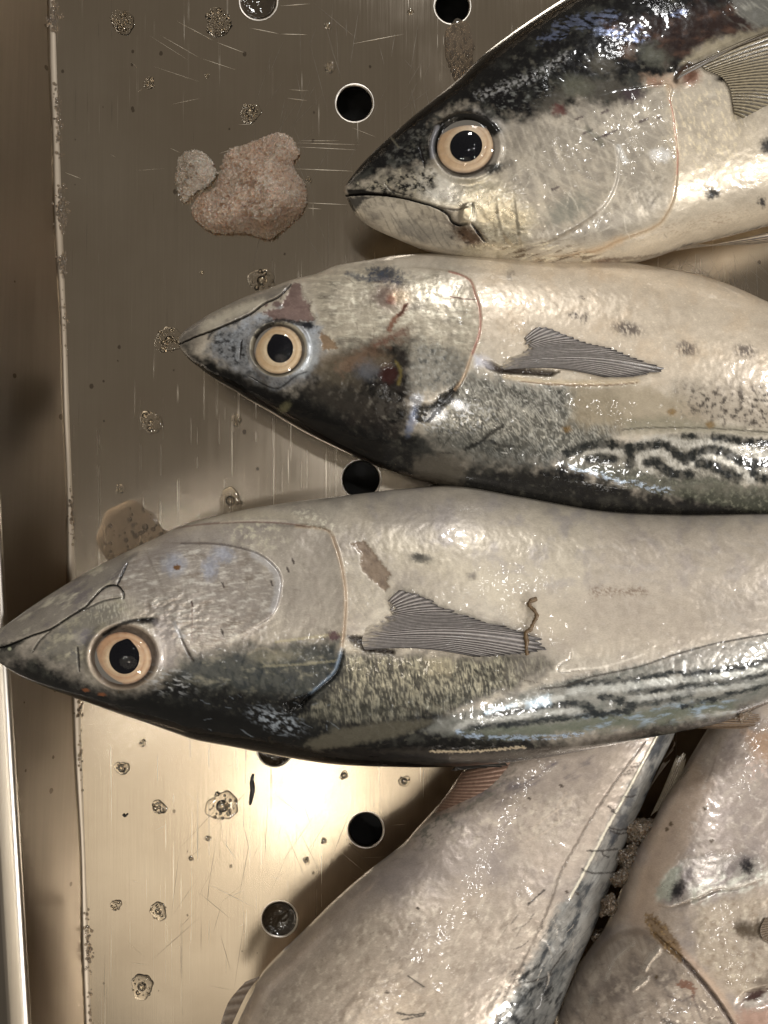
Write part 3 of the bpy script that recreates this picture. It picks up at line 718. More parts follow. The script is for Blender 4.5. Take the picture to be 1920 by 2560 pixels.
    P.plate(pre + [(1250, 560), (1260, 420), (1400, 320)], 0.0018, 5, 50)
    P.mix(P.stroke(pre[:5], 4.5, .8, 2, 8) * .75, (226, 218, 204)); P.mix(P.stroke(pre, 2.2, .8, 2, 8) * .5, (105, 96, 84))
    op = c2([(930, 610), (950, 720), (975, 830), (990, 960)]) + c3([(1008, 250), (1003, 400), (985, 540), (940, 660), (850, 765), (600, 860), (450, 930), (300, 960), (0, 1000)])
    P.plate(op + [(1300, 600), (1300, 300), (1500, 240)], 0.0022, 5, 60)
    P.mix(P.stroke(op, 7, .8, 2, 10) * .55, (205, 186, 158)); P.mix(P.stroke(op, 2.0, .8, 2, 10) * .6, (150, 124, 96))
    P.mix(P.stroke(op[1:6], 2.8, .6, 1, 8) * .75, (178, 112, 100)); P.mix(P.stroke(op[9:12], 10, .8, 6, 12) * .35, (188, 156, 120))
    # belly streaks by the throat
    st = P.poly([(1250, 620), (1400, 600), (1500, 640), (1560, 660), (1300, 690), (1200, 670)], 20, 10, 20)
    P.mottle(st, (110, 96, 78), 9, .55, .72, 81, 3, 6, -.25); flecks(P, st, (236, 226, 200), 9, 82, .6, .72, 6, -.25); P.mix(P.blob(1505, 655, 40, 9, -8, .6, 8, 9) * .6, (120, 88, 68))
    # spots
    for (bx, by, rx, ry) in ((1782, 484, 17, 13), (1906, 506, 9, 13), (1922, 365, 22, 20)):
        P.mix(P.blob(bx, by, rx, ry, -20, .6, 7, 8, int(bx)) * .95, (42, 43, 46))
    for (bx, by, L) in ((1447, 296, 8), (1512, 280, 8), (1608, 303, 9), (1645, 298, 5), (1388, 472, 8), (1526, 333, 14), (1500, 345, 16), (1470, 330, 10)):
        P.mix(P.stroke([(bx - L, by + L * .4), (bx + L, by - L * .5)], 3, .6, 3, 5, int(bx)) * .8, (70, 58, 60))
    P.mix(P.stroke([(1465, 320), (1490, 345), (1505, 362)], 7, .7, 4, 8) * .6, (92, 92, 80))
    P.mix(P.stroke(c3([(1060, 900), (1200, 880), (1400, 830), (1659, 755)]), 3.5, .7, 3, 10) * .9, (54, 46, 44)); P.h -= .001 * P.stroke(c3([(1060, 900), (1200, 880), (1400, 830), (1659, 755)]), 5, .7)
    P.mix(P.stroke(c3([(500, 1000), (800, 975), (1000, 930), (1100, 895)]), 3, .8, 4, 9) * .6, (90, 72, 60))
    hairlines(P, belly * P.blob(1750, 545, 140, 30, -12, .6), (120, 90, 70), 9, 84, 3, -.2, .5)
    bs = P.blob(1650, 390, 25, 16, 10, .5, 6, 8); P.mix(bs * .85, (232, 230, 226)); P.m += .35 * bs  # painted glint, near-white and metallic
    k = P.stroke(c3([(590, 200), (610, 250), (640, 300)]), 7, .7, 4, 8); P.mix(k * .8, (214, 212, 206)); P.m += .2 * k
    # scaly dotted shoulder
    flecks(P, P.blob(1770, 330, 100, 110, 0, .5), (224, 210, 180), 9, 86, .55, .72, 2.5, 1.2, .8)
    P.mix(P.stroke([(1690, 200), (1700, 178), (1722, 163)], 9, .5, 2, 8) * .9, (40, 30, 24)); P.mix(P.blob(1728, 190, 22, 22, 0, .6, 6, 8) * .8, (120, 74, 56)); P.mix(P.blob(1806, 197, 17, 7, -8, .5, 3, 6) * .95, (24, 20, 20))
    P.h -= .0015 * P.blob(1712, 190, 20, 24, 30, .6)
    P.scratches(26, (870, 250, 1100, 480), 10, 34, (20, 20, 20), 91, .6, 1.0, 1.2, .5)
    P.scratches(30, (1250, 290, 1680, 600), 20, 70, (212, 204, 188), 92, .55, 1.1)
    P.scratches(14, (1250, 290, 1680, 600), 10, 30, (88, 82, 76), 93, .6)
paint1()
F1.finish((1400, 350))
F1.eye(1164, 369, 71, 66, 1166, 371, 40, 39, cols=((194, 174, 148), (184, 156, 124), (140, 108, 78), (84, 68, 56)))
F1.fin('pectoral_fin', [(1752, 150), (1762, 172), (1800, 190), (1822, 215), (1830, 245), (1836, 284)], [(2070, 30), (2090, 90), (2060, 160), (2000, 215), (1930, 258), (1858, 296)], 24, (150, 138, 112), (48, 42, 36), (.0012, .004), .0006, .05, -.06, seed=2)
F1.fin('fin_spine', [(1692, 198), (1712, 172), (1735, 160), (1752, 152)], [(2060, 10), (2064, 20), (2068, 28), (2072, 38)], 2, (96, 86, 72), (62, 54, 44), (.0016, .0046), .0006, .0, -.02, seed=2)
F1.fin('pelvic_fin', c3([(1000, 935), (1060, 905), (1130, 885)]), [(2010, 560), (2000, 580), (1960, 602), (1880, 612)], 9, (150, 134, 112), (60, 50, 44), (.0002, .001), .0005, .08, 0.02, seed=3)
# ================================================================== fish 2 (middle, belly up)
c4 = lambda pts: C(430, 600, .3014, pts)
c5 = lambda pts: C(840, 620, .3014, pts)
c6 = lambda pts: C(900, 1000, .3014, pts)
c7 = lambda pts: C(1380, 1000, .3255, pts)
z3 = lambda pts: C(1100, 600, .494, pts)
F2 = Fish('fish in the middle with a raw brown skin patch above its eye, lying belly up', (446, 856), (1920, 1000),
    [(447, 856), (449, 842), (463, 826), (490, 808), (529, 784), (566, 766), (611, 745), (671, 724), (731, 702), (792, 687), (837, 669), (882, 660), (930, 653), (1000, 642), (1111, 638), (1250, 640), (1400, 647), (1520, 655), (1620, 670), (1713, 686), (1805, 714), (1920, 764), (2100, 840), (2400, 960), (2700, 1050), (2850, 1085)],
    [(447, 860), (454, 877), (475, 901), (505, 925), (535, 947), (581, 974), (623, 1001), (671, 1028), (731, 1064), (786, 1094), (900, 1148), (951, 1169), (1021, 1193), (1081, 1208), (1141, 1226), (1201, 1238), (1277, 1254), (1380, 1272), (1510, 1291), (1608, 1297), (1705, 1301), (1836, 1299), (1920, 1296), (2100, 1280), (2400, 1225), (2700, 1160), (2850, 1125)],
    lambda a: .046 + 0 * a, lambda a: .62 + 0 * a, 1500)
def s_(P, bx, by):
    k = P.blob(bx, by, 70, 50, 0, .5); return P.nm(k, 7, 3, 197, 2.2, 1.4)
def paint2():
    P = F2.P; x, y = P.x, P.y
    base_skin(P, (196, 186, 170), (178, 169, 154), (214, 206, 190), 111)
    # warm clean belly on the right
    wb = P.poly([(1180, 560), (2950, 560), (2950, 1150), (1900, 960), (1780, 950), (1600, 960), (1450, 940), (1250, 880), (1180, 800)], 60, 20, 60)
    P.mix(wb * .8, (202, 188, 168)); P.mottle(wb, (198, 182, 160), 70, .5, .75, 115, 5)
    # cheek: silver flaky
    ch = P.poly([(770, 680), (900, 670), (1130, 690), (1190, 760), (1190, 860), (1130, 930), (1040, 900), (900, 880), (840, 870), (790, 800)], 30, 16, 40)
    P.mix(ch * .8, (196, 187, 168)); P.mottle(ch, (160, 152, 138), 28, .52, .74, 121, 5, 1.6); flecks(P, ch, (232, 226, 206), 12, 123, .58, .74, 3, .05)
    hairlines(P, ch, (236, 228, 206), 14, 124, 5, .05, .5); P.m += .18 * ch; P.r -= .04 * ch
    # blueish snout / around eye
    sn = P.poly([(540, 830), (600, 800), (690, 775), (790, 800), (810, 870), (790, 940), (700, 980), (600, 940), (520, 880)], 22, 14, 26)
    P.mix(sn * .85, (142, 146, 152)); P.mottle(sn, (178, 184, 192), 30, .5, .74, 131, 5); P.mottle(sn, (92, 94, 96), 18, .56, .74, 132, 5)
    s2 = P.poly(c4([(300, 760), (450, 720), (560, 760), (640, 850), (660, 980), (600, 1060), (450, 1010), (330, 930)]), 14, 12, 20)
    P.mix(s2 * .6, (92, 94, 96)); P.mottle(s2, (46, 47, 48), 16, .5, .68, 134, 5); P.mottle(s2, (150, 154, 158), 12, .6, .76, 135, 4)
    # lower jaw (upper in picture)
    lj = P.poly(c4([(50, 850), (200, 790), (330, 745), (500, 675), (650, 605), (760, 525), (900, 450), (980, 365), (900, 380), (600, 470), (300, 610), (60, 760)]), 7, 4, 14)
    P.mix(lj * .9, (134, 128, 118)); P.mottle(lj, (112, 106, 100), 22, .5, .72, 141, 5, 2.5, -.35); P.mix(P.stroke(c4([(250, 740), (400, 660), (560, 580), (740, 520)]), 12, .8, 6, 14) * .8, (196, 188, 170))
    P.mix(P.blob(470, 850, 40, 22, -20, .9, 8, 12) * .75, (70, 65, 60))
    # dark back
    dk = P.poly([(430, 862), (462, 874), (492, 886), (535, 898), (566, 915), (611, 930), (641, 943), (700, 968), (760, 965), (800, 930), (850, 880), (920, 862), (1030, 850), (1036, 940), (1030, 1000), (1020, 1060), (1090, 1110), (1150, 1150), (1300, 1150), (1416, 1158), (1500, 1185), (1600, 1215), (1750, 1232), (1950, 1230), (2950, 1150), (2950, 1500), (430, 1500)], 32, 24, 34, 151)
    P.mix(dk, (21, 21, 21))
    P.mottle(dk, (46, 45, 41), 44, .56, .8, 152, 5); P.mottle(dk * .6, (76, 74, 66), 18, .68, .86, 153, 5)
    brown = P.poly([(790, 900), (860, 870), (1030, 855), (1034, 990), (1010, 1090), (900, 1060), (800, 990), (730, 960)], 28, 22, 36)
    P.mix(brown * .5, (46, 40, 36)); P.mottle(brown, (14, 14, 14), 38, .42, .66, 156, 5, 1.5, .2); P.mottle(brown, (92, 88, 80), 24, .66, .86, 157, 5)
    P.mix(P.stroke([(800, 905), (870, 900), (960, 905)], 22, .8, 12, 20) * .5, (112, 98, 80))
    P.mix(P.blob(860, 1000, 90, 34, 15, .6, 20, 24) * .5, (58, 54, 48)); P.mix(P.blob(840, 935, 60, 30, 15, .6, 20, 24) * .5, (96, 88, 74))
    tl = P.poly([(440, 872), (480, 895), (560, 925), (640, 955), (760, 1010), (900, 1080), (960, 1110), (960, 1200), (440, 1000)], 14, 10, 26); P.mix(tl * .92, (9, 9, 9)); P.r -= .08 * tl
    P.mix(P.blob(712, 1018, 16, 9, -40, .7, 5, 8) * .5, (112, 108, 80))
    # silver patch right of the brown, then the scaly shoulder
    sp = P.poly(c5([(700, 760), (1000, 860), (1080, 950), (1060, 1100), (960, 1150), (800, 1210), (640, 1180), (620, 1000), (660, 850)]), 20, 12, 18)
    P.mix(sp * .9, (132, 129, 120)); P.mottle(sp, (168, 166, 158), 12, .5, .72, 161, 4); P.mottle(sp, (92, 92, 88), 16, .56, .74, 162, 4)
    sh = P.poly([(1140, 940), (1200, 935), (1300, 960), (1450, 960), (1540, 980), (1560, 1060), (1500, 1120), (1400, 1150), (1250, 1150), (1120, 1120), (1060, 1070), (1110, 1020)], 22, 14, 30)
    P.mix(sh * .9, (88, 88, 83)); P.mottle(sh * .8, (158, 156, 147), 24, .48, .76, 163, 5, 2.4, .5); P.mottle(sh * .8, (62, 62, 58), 24, .54, .78, 164, 5, 2.5, .9); P.m += .2 * sh
    g = ss(1000, 1150, y) * sh; P.mix(g * .55, (66, 68, 64))
    hairlines(P, sh, (192, 190, 180), 9, 165, 3, .9, .5, .72, .9); hairlines(P, sh, (44, 44, 42), 11, 166, 6, 1.4, .5)
    P.mix(P.poly([(1040, 1080), (1180, 1080), (1330, 1100), (1420, 1150), (1300, 1170), (1150, 1165), (1040, 1130)], 20, 18, 26) * .6, (56, 56, 52))
    P.mix(P.poly([(1030, 1150), (1120, 1130), (1170, 1160), (1150, 1220), (1080, 1210), (1030, 1190)], 14, 14, 22) * .6, (92, 86, 76))
    P.mix(P.stroke([(1000, 1186), (1060, 1200), (1150, 1222), (1240, 1240)], 6, .8, 4, 14) * .5, (120, 112, 102))
    # black gill slit
    sl = P.poly(c5([(640, 1400), (650, 1310), (800, 1290), (870, 1210), (1000, 1125), (1000, 1200), (880, 1320), (760, 1440), (680, 1450)]), 5, 5, 12)
    P.mix(sl * .97, (12, 12, 12)); P.h -= .0014 * sl; P.r -= .14 * sl
    for (bx, by, rx, ry, an) in ((1042, 1000, 16, 12, -30), (1094, 1038, 22, 15, -25), (1145, 1012, 22, 11, 30)):  # wet glints painted as pale bluish spots
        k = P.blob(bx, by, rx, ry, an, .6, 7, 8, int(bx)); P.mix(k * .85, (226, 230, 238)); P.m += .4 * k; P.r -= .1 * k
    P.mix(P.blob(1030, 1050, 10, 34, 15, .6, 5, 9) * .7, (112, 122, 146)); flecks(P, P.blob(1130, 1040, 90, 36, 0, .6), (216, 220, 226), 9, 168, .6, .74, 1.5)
    # olive strip and mottle near the lateral line
    P.mix(P.poly([(1430, 960), (1560, 955), (1720, 990), (1790, 1060), (1600, 1075), (1480, 1070), (1430, 1050)], 24, 14, 30) * .8, (150, 138, 116))
    P.mix(P.poly([(1560, 1050), (1660, 1040), (1760, 1055), (1920, 1075), (1920, 1090), (1640, 1082), (1560, 1085)], 12, 8, 20) * .7, (122, 118, 100))
    mt = P.poly([(1690, 960), (1780, 970), (1960, 960), (1960, 1080), (1850, 1070), (1720, 1040)], 28, 18, 30); P.mix(mt * .55, (150, 138, 122)); P.mottle(mt, (72, 66, 60), 15, .5, .66, 171, 5)
    P.mix(P.blob(1850, 940, 60, 50, 0, .8, 15, 20) * .3, (150, 138, 126))
    P.mix(P.stroke(z3([(920, 960), (1060, 950), (1300, 950), (1450, 958), (1700, 975)]), 1.8, .6, 1, 8) * .75, (64, 60, 52))
    # worm-track marks on the back
    field = P.poly(c7([(110, 470), (230, 400), (360, 360), (560, 360), (700, 320), (900, 260), (1200, 260), (1500, 300), (1750, 380), (1750, 640), (1500, 640), (1200, 640), (900, 650), (600, 620), (350, 560), (160, 520)]), 10, 6, 16)
    P.mix(field * .85, (132, 128, 117)); P.mottle(field, (112, 108, 98), 12, .5, .72, 175, 5)
    low = P.poly(c7([(150, 520), (350, 500), (560, 520), (900, 600), (1200, 590), (1500, 650), (1750, 650), (1750, 900), (700, 690), (350, 570)]), 10, 10, 18); P.mix(low * .8, (66, 68, 58)); P.mottle(low, (110, 110, 96), 12, .55, .74, 176, 5)
    P.mix(P.stroke(c7([(170, 470), (260, 510), (420, 530)]), 5, .8, 3, 8) * .4, (120, 120, 110))
    P.mix(P.stroke(c7([(250, 400), (600, 400), (900, 400), (1300, 430), (1750, 480)]), 30, .9, 10, 16) * .35, (90, 88, 80))
    for q, w in ((c7([(250, 440), (330, 390), (450, 385), (540, 410)]), 9), (c7([(680, 450), (760, 400), (860, 400), (920, 450), (960, 500), (1050, 500), (1120, 440), (1200, 420), (1330, 450), (1460, 520), (1530, 610)]), 12), (c7([(650, 340), (800, 290), (930, 320), (1050, 340), (1200, 320), (1350, 340), (1500, 400), (1700, 440)]), 10), (c7([(1600, 550), (1680, 540)]), 10), (c7([(660, 450), (690, 510), (760, 540)]), 8)):
        k = P.stroke(q, w * 1.0, .5, 5, 14, 8); P.mix(k * (.5 + .35 * ss(.3, .65, P.nm(k, 18, 4, 182))), (176, 172, 162))
    for q, w in ((c7([(120, 410), (220, 370), (330, 340), (500, 345), (640, 365), (800, 340), (880, 350), (960, 420), (1030, 440), (1120, 400), (1230, 380), (1350, 410), (1480, 490), (1560, 490), (1750, 510)]), 11),
                 (c7([(590, 380), (600, 430), (600, 500)]), 12), (c7([(280, 455), (360, 445), (470, 455)]), 12), (c7([(730, 480), (790, 475), (850, 520), (930, 570), (1060, 570)]), 12), (c7([(1130, 490), (1220, 500), (1320, 550), (1430, 600)]), 13),
                 (c7([(1540, 500), (1550, 560), (1620, 600), (1750, 610)]), 11), (c7([(1010, 275), (1100, 280)]), 7), (c7([(1250, 285), (1400, 300), (1500, 320), (1750, 330)]), 10), (c7([(960, 420), (1020, 470), (1080, 440)]), 10)):
        k = P.stroke(q, w * 1.0, .5, 6, 12, 7); P.m -= .2 * k; P.mix(k * (.7 + .3 * ss(.3, .6, P.nm(k, 22, 4, 181))), (30, 32, 31))
    hairlines(P, field, (60, 58, 52), 10, 178, 3, 1.3, .35, .78, .92)
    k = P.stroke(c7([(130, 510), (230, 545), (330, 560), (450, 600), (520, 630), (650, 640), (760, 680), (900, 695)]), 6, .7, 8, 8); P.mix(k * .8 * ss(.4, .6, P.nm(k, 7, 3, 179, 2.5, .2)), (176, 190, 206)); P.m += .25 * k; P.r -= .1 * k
    # raw skin patches with torn edges
    pa = P.poly(c4([(750, 600), (870, 565), (920, 555), (940, 480), (1000, 360), (1060, 350), (1090, 400), (1100, 460), (1160, 520), (1140, 560), (1170, 600), (1195, 640), (1190, 672), (1000, 672), (900, 682), (840, 670), (800, 630)]), 2.5, 6, 9, 181)
    P.mix(pa * .96, (124, 104, 98)); P.mottle(pa, (104, 86, 82), 24, .5, .75, 182, 4, 2, .1); P.h -= .0005 * pa; P.r -= .06 * pa
    pb = P.poly(c4([(1220, 770), (1300, 790), (1350, 855), (1375, 905), (1250, 905)]), 2.5, 6, 8, 183); P.mix(pb * .95, (138, 116, 92)); P.h -= .0004 * pb
    P.mix(P.stroke(c4([(1085, 370), (1100, 470), (1170, 540), (1170, 600), (1200, 650)]), 5, .8, 6, 8) * .5, (228, 222, 204))
    for (bx, by, rx, ry) in ((692, 760, 11, 8), (664, 763, 5, 4)): P.mix(P.blob(bx, by, rx, ry, 0, .4, 4, 6, int(bx)) * .9, (104, 84, 80))
    # eye surround
    F2.socket(697, 873, 64, 62, 1.14, (196, 186, 162))
    P.mix(P.stroke([(640, 842), (665, 815), (700, 802), (745, 808), (775, 812)], 6, .6, 4, 8) * .9, (34, 34, 36)); P.mix(P.blob(770, 814, 14, 10, 10, .6, 5, 7) * .9, (28, 30, 36))
    P.mix(P.stroke([(630, 880), (640, 920), (660, 945)], 5, .8) * .6, (88, 82, 78)); P.mix(P.stroke([(780, 850), (778, 900), (750, 930)], 14, .8, 6, 14) * .6, (190, 196, 200))
    P.groove(c4([(580, 825), (570, 900), (565, 990)]), 2.4, .0004, (24, 22, 22)); P.groove(c4([(640, 1130), (800, 1215), (900, 1220), (1020, 1130), (1120, 1090)]), 2.5, .0006, (26, 26, 26), .8)
    # mouth
    P.groove(c4([(62, 862), (200, 800), (330, 752), (500, 682), (650, 612), (760, 530), (860, 485), (930, 430), (985, 368)]), 2.7, .0015, (22, 18, 17), .95, .7, 1, 9, 3, .3)
    P.mix(P.stroke(c4([(300, 820), (330, 770), (400, 730)]), 3, .7) * .8, (26, 24, 24)); P.mix(P.blob(588, 806, 10, 6, -20, .6, 3, 6) * .8, (40, 40, 42))
    P.mix(P.stroke(c4([(900, 490), (915, 440), (960, 400)]), 2, .7) * .7, (60, 50, 48))
    # bruises
    P.mix(P.blob(960, 684, 38, 15, 5, .55, 12, 12) * .9, (42, 47, 58)); P.mix(P.stroke([(870, 683), (900, 695), (960, 700), (1000, 705)], 6, .8, 6, 10) * .7, (72, 78, 90)); P.mottle(P.blob(960, 690, 60, 26, 5, .6), (66, 72, 84), 10, .5, .68, 186)
    P.mix(P.blob(975, 742, 36, 30, 20, .8, 10, 16) * .6, (132, 100, 92)); P.mix(P.blob(977, 748, 10, 12, 20, .7, 4, 6) * .9, (110, 30, 34)); P.mix(P.blob(955, 745, 20, 20, 0, .9, 6, 9) * .5, (80, 64, 66)); P.mix(P.blob(1000, 742, 26, 16, 0, .8, 8, 9) * .5, (196, 172, 138))
    P.mix(P.stroke(c5([(580, 480), (540, 540), (480, 600), (440, 680)]), 6, .7, 5, 9) * .85, (128, 82, 62)); P.mix(P.stroke(c5([(585, 470), (560, 515), (520, 560)]), 4, .7, 3, 9) * .8, (70, 42, 36))
    P.mix(P.stroke(c5([(580, 690), (460, 740), (340, 810), (220, 890), (60, 990)]), 16, .9, 18, 16) * .42, (124, 98, 80)); P.mix(P.stroke(c5([(570, 690), (450, 745), (340, 800)]), 6, .8, 10, 10) * .55, (104, 66, 54))
    P.mix(P.blob(918, 925, 28, 22, 0, .7, 8, 12) * .6, (96, 98, 104)); P.mix(P.blob(973, 936, 23, 24, 0, .35, 6, 10) * .96, (48, 26, 24)); P.h -= .0006 * P.blob(973, 936, 23, 24, 0, .4); P.mix(P.stroke([(990, 905), (1002, 930), (996, 960)], 4, .8, 3, 6) * .6, (110, 98, 52))
    # gill cover edge with its red line
    op = c5([(940, 200), (1050, 235), (1120, 285), (1155, 390), (1187, 490), (1197, 590), (1190, 700), (1160, 800), (1130, 875), (1100, 960), (1060, 1070), (990, 1170)])
    P.plate(op + [(1060, 1010), (900, 900), (850, 720), (1000, 672)], 0.0022, 5, 60)
    P.mix(P.stroke(op, 4.0, .6, 1, 10) * .7, (176, 150, 122)); P.mix(P.stroke(op[:9], 3.4, .5, 1, 10) * .8, (150, 104, 96)); P.mix(P.stroke(op[3:8], 1.4, .6, .5, 10) * .4, (190, 150, 138))
    k = P.poly(c5([(1150, 890), (1200, 900), (1220, 980), (1150, 990)]), 8, 4, 8); P.mix(k * .7, (206, 210, 224))
    P.mix(P.stroke(c5([(940, 405), (1050, 425), (1150, 437)]), 1.6, .6) * .9, (96, 54, 50)); P.mix(P.stroke(c5([(985, 370), (1000, 300)]), 1.4, .6) * .8, (70, 62, 56)); P.mix(P.stroke(c5([(1005, 390), (1045, 315)]), 1.6, .6) * .8, (66, 58, 52))
    P.scratches(34, (860, 690, 1180, 880), 8, 40, (104, 90, 78), 191, .6); P.scratches(20, (1190, 700, 1420, 830), 10, 44, (128, 104, 82), 192, .55)
    P.scratches(26, (1060, 960, 1420, 1140), 14, 60, (30, 30, 28), 193, .7, 1.2, 2.3, .5); P.scratches(26, (1100, 960, 1420, 1140), 6, 24, (214, 212, 204), 194, .7)
    P.mix(P.stroke(c6([(880, 400), (1000, 350), (1090, 270), (1190, 215)]), 5, .7, 4, 8) * .9, (24, 24, 23)); P.mix(P.stroke(c6([(1090, 340), (1180, 380), (1270, 380)]), 3, .7, 2, 8) * .8, (28, 28, 27))
    # soft dark spots of the belly
    for (bx, by, rx, ry, a) in ((1438, 788, 16, 6, .9), (1463, 795, 7, 12, .85), (1569, 822, 36, 15, .85), (1717, 872, 24, 16, .85), (1862, 877, 26, 16, .8), (1455, 746, 7, 3, .8), (1277, 688, 9, 14, .5)):
        k = P.blob(bx, by, rx, ry, 12, .65, 7, 8, int(bx)) * ss(.2, .5, s_(P, bx, by)); P.mix(k * a, (66, 58, 58))
    # socket of the pectoral fin
    ft = P.poly(z3([(212, 610), (250, 612), (300, 640), (360, 635), (600, 665), (560, 690), (300, 672), (240, 650)]), 4, 2, 8); P.mix(ft * .95, (46, 36, 32)); P.h -= .002 * ft
    P.mix(P.stroke(z3([(330, 690), (520, 715), (750, 722), (1000, 712)]), 6, .7, 2, 12) * .6, (196, 178, 148)); P.groove(z3([(400, 715), (600, 732), (820, 735), (1000, 722)]), 2.4, .0009, (120, 98, 74), .8)
    P.mix(P.blob(1215, 905, 20, 12, 40, .7) * .6, (206, 204, 210))
    for (bx, by) in ((1418, 1073), (1775, 1062), (1680, 1030)): P.mix(P.blob(bx, by, 11, 8, 0, .6, 4, 6, bx) * .8, (110, 84, 40))
    flecks(P, wb * (y < 1000), (232, 220, 198), 7, 199, .74, .85, 1.5, 0, .5); P.scratches(18, (1200, 680, 1900, 900), 6, 20, (226, 214, 194), 200, .5)
paint2()
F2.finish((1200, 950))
F2.eye(697, 876, 61, 59, 704, 874, 33, 35, notch=2.0, cols=((196, 178, 150), (186, 160, 126), (150, 118, 74), (90, 74, 60)))
F2.fin('pectoral_fin', z3([(380, 560), (350, 590), (325, 620), (318, 645), (325, 658)]), z3([(490, 436), (560, 440), (640, 478), (760, 520), (900, 552), (1010, 600), (1145, 655), (1000, 690), (860, 697)]), 28, (162, 156, 151), (82, 76, 74), (.0008, .0022), .0007, .04, -.10, dark_edge=((44, 38, 36), .88), seed=8, skin=((196, 184, 164), .42, .03))
F2.fin('dorsal_fin', c6([(1180, 800), (1350, 850), (1500, 880)]), c7([(250, 895), (330, 905), (420, 909)]), 5, (92, 86, 78), (30, 28, 27), (-.004, -.002), .0004, .05, .02, seed=9, free_z=.046)

# ================================================================== fish 3 (lower, largest, belly up)
d1 = lambda pts: C(0, 1380, .3014, pts)
d2 = lambda pts: C(400, 1220, .3014, pts)
d3 = lambda pts: C(840, 1300, .3617, pts)
d4 = lambda pts: C(1060, 1600, .5184, pts)
z4 = lambda pts: C(0, 1200, .6028, pts)
z5 = lambda pts: C(800, 1200, .675, pts)
F3 = Fish('longest fish, snout over the left rim, torn brown mark behind its gill', (-30, 1617), (1920, 1530),
    [(-29, 1617), (-24, 1597), (0, 1573), (30, 1552), (75, 1519), (136, 1479), (196, 1443), (256, 1410), (316, 1380), (400, 1340), (460, 1313), (521, 1295), (611, 1274), (701, 1259), (792, 1247), (900, 1234), (1000, 1223), (1141, 1214), (1300, 1240), (1500, 1276), (1700, 1286), (1920, 1284), (2100, 1290), (2400, 1340), (2700, 1410), (2850, 1440)],
    [(-29, 1619), (-22, 1641), (0, 1656), (30, 1675), (75, 1699), (136, 1724), (181, 1739), (241, 1760), (301, 1781), (392, 1811), (452, 1832), (500, 1847), (603, 1866), (723, 1889), (844, 1906), (1000, 1912), (1124, 1911), (1250, 1902), (1340, 1892), (1475, 1868), (1610, 1841), (1711, 1822), (1812, 1797), (1920, 1752), (2100, 1680), (2400, 1570), (2700, 1500), (2850, 1480)],
    lambda a: .060 - .012 * ss(100, 700, a) + .008 * ss(900, 1700, a), lambda a: .62 + 0 * a, 1980)
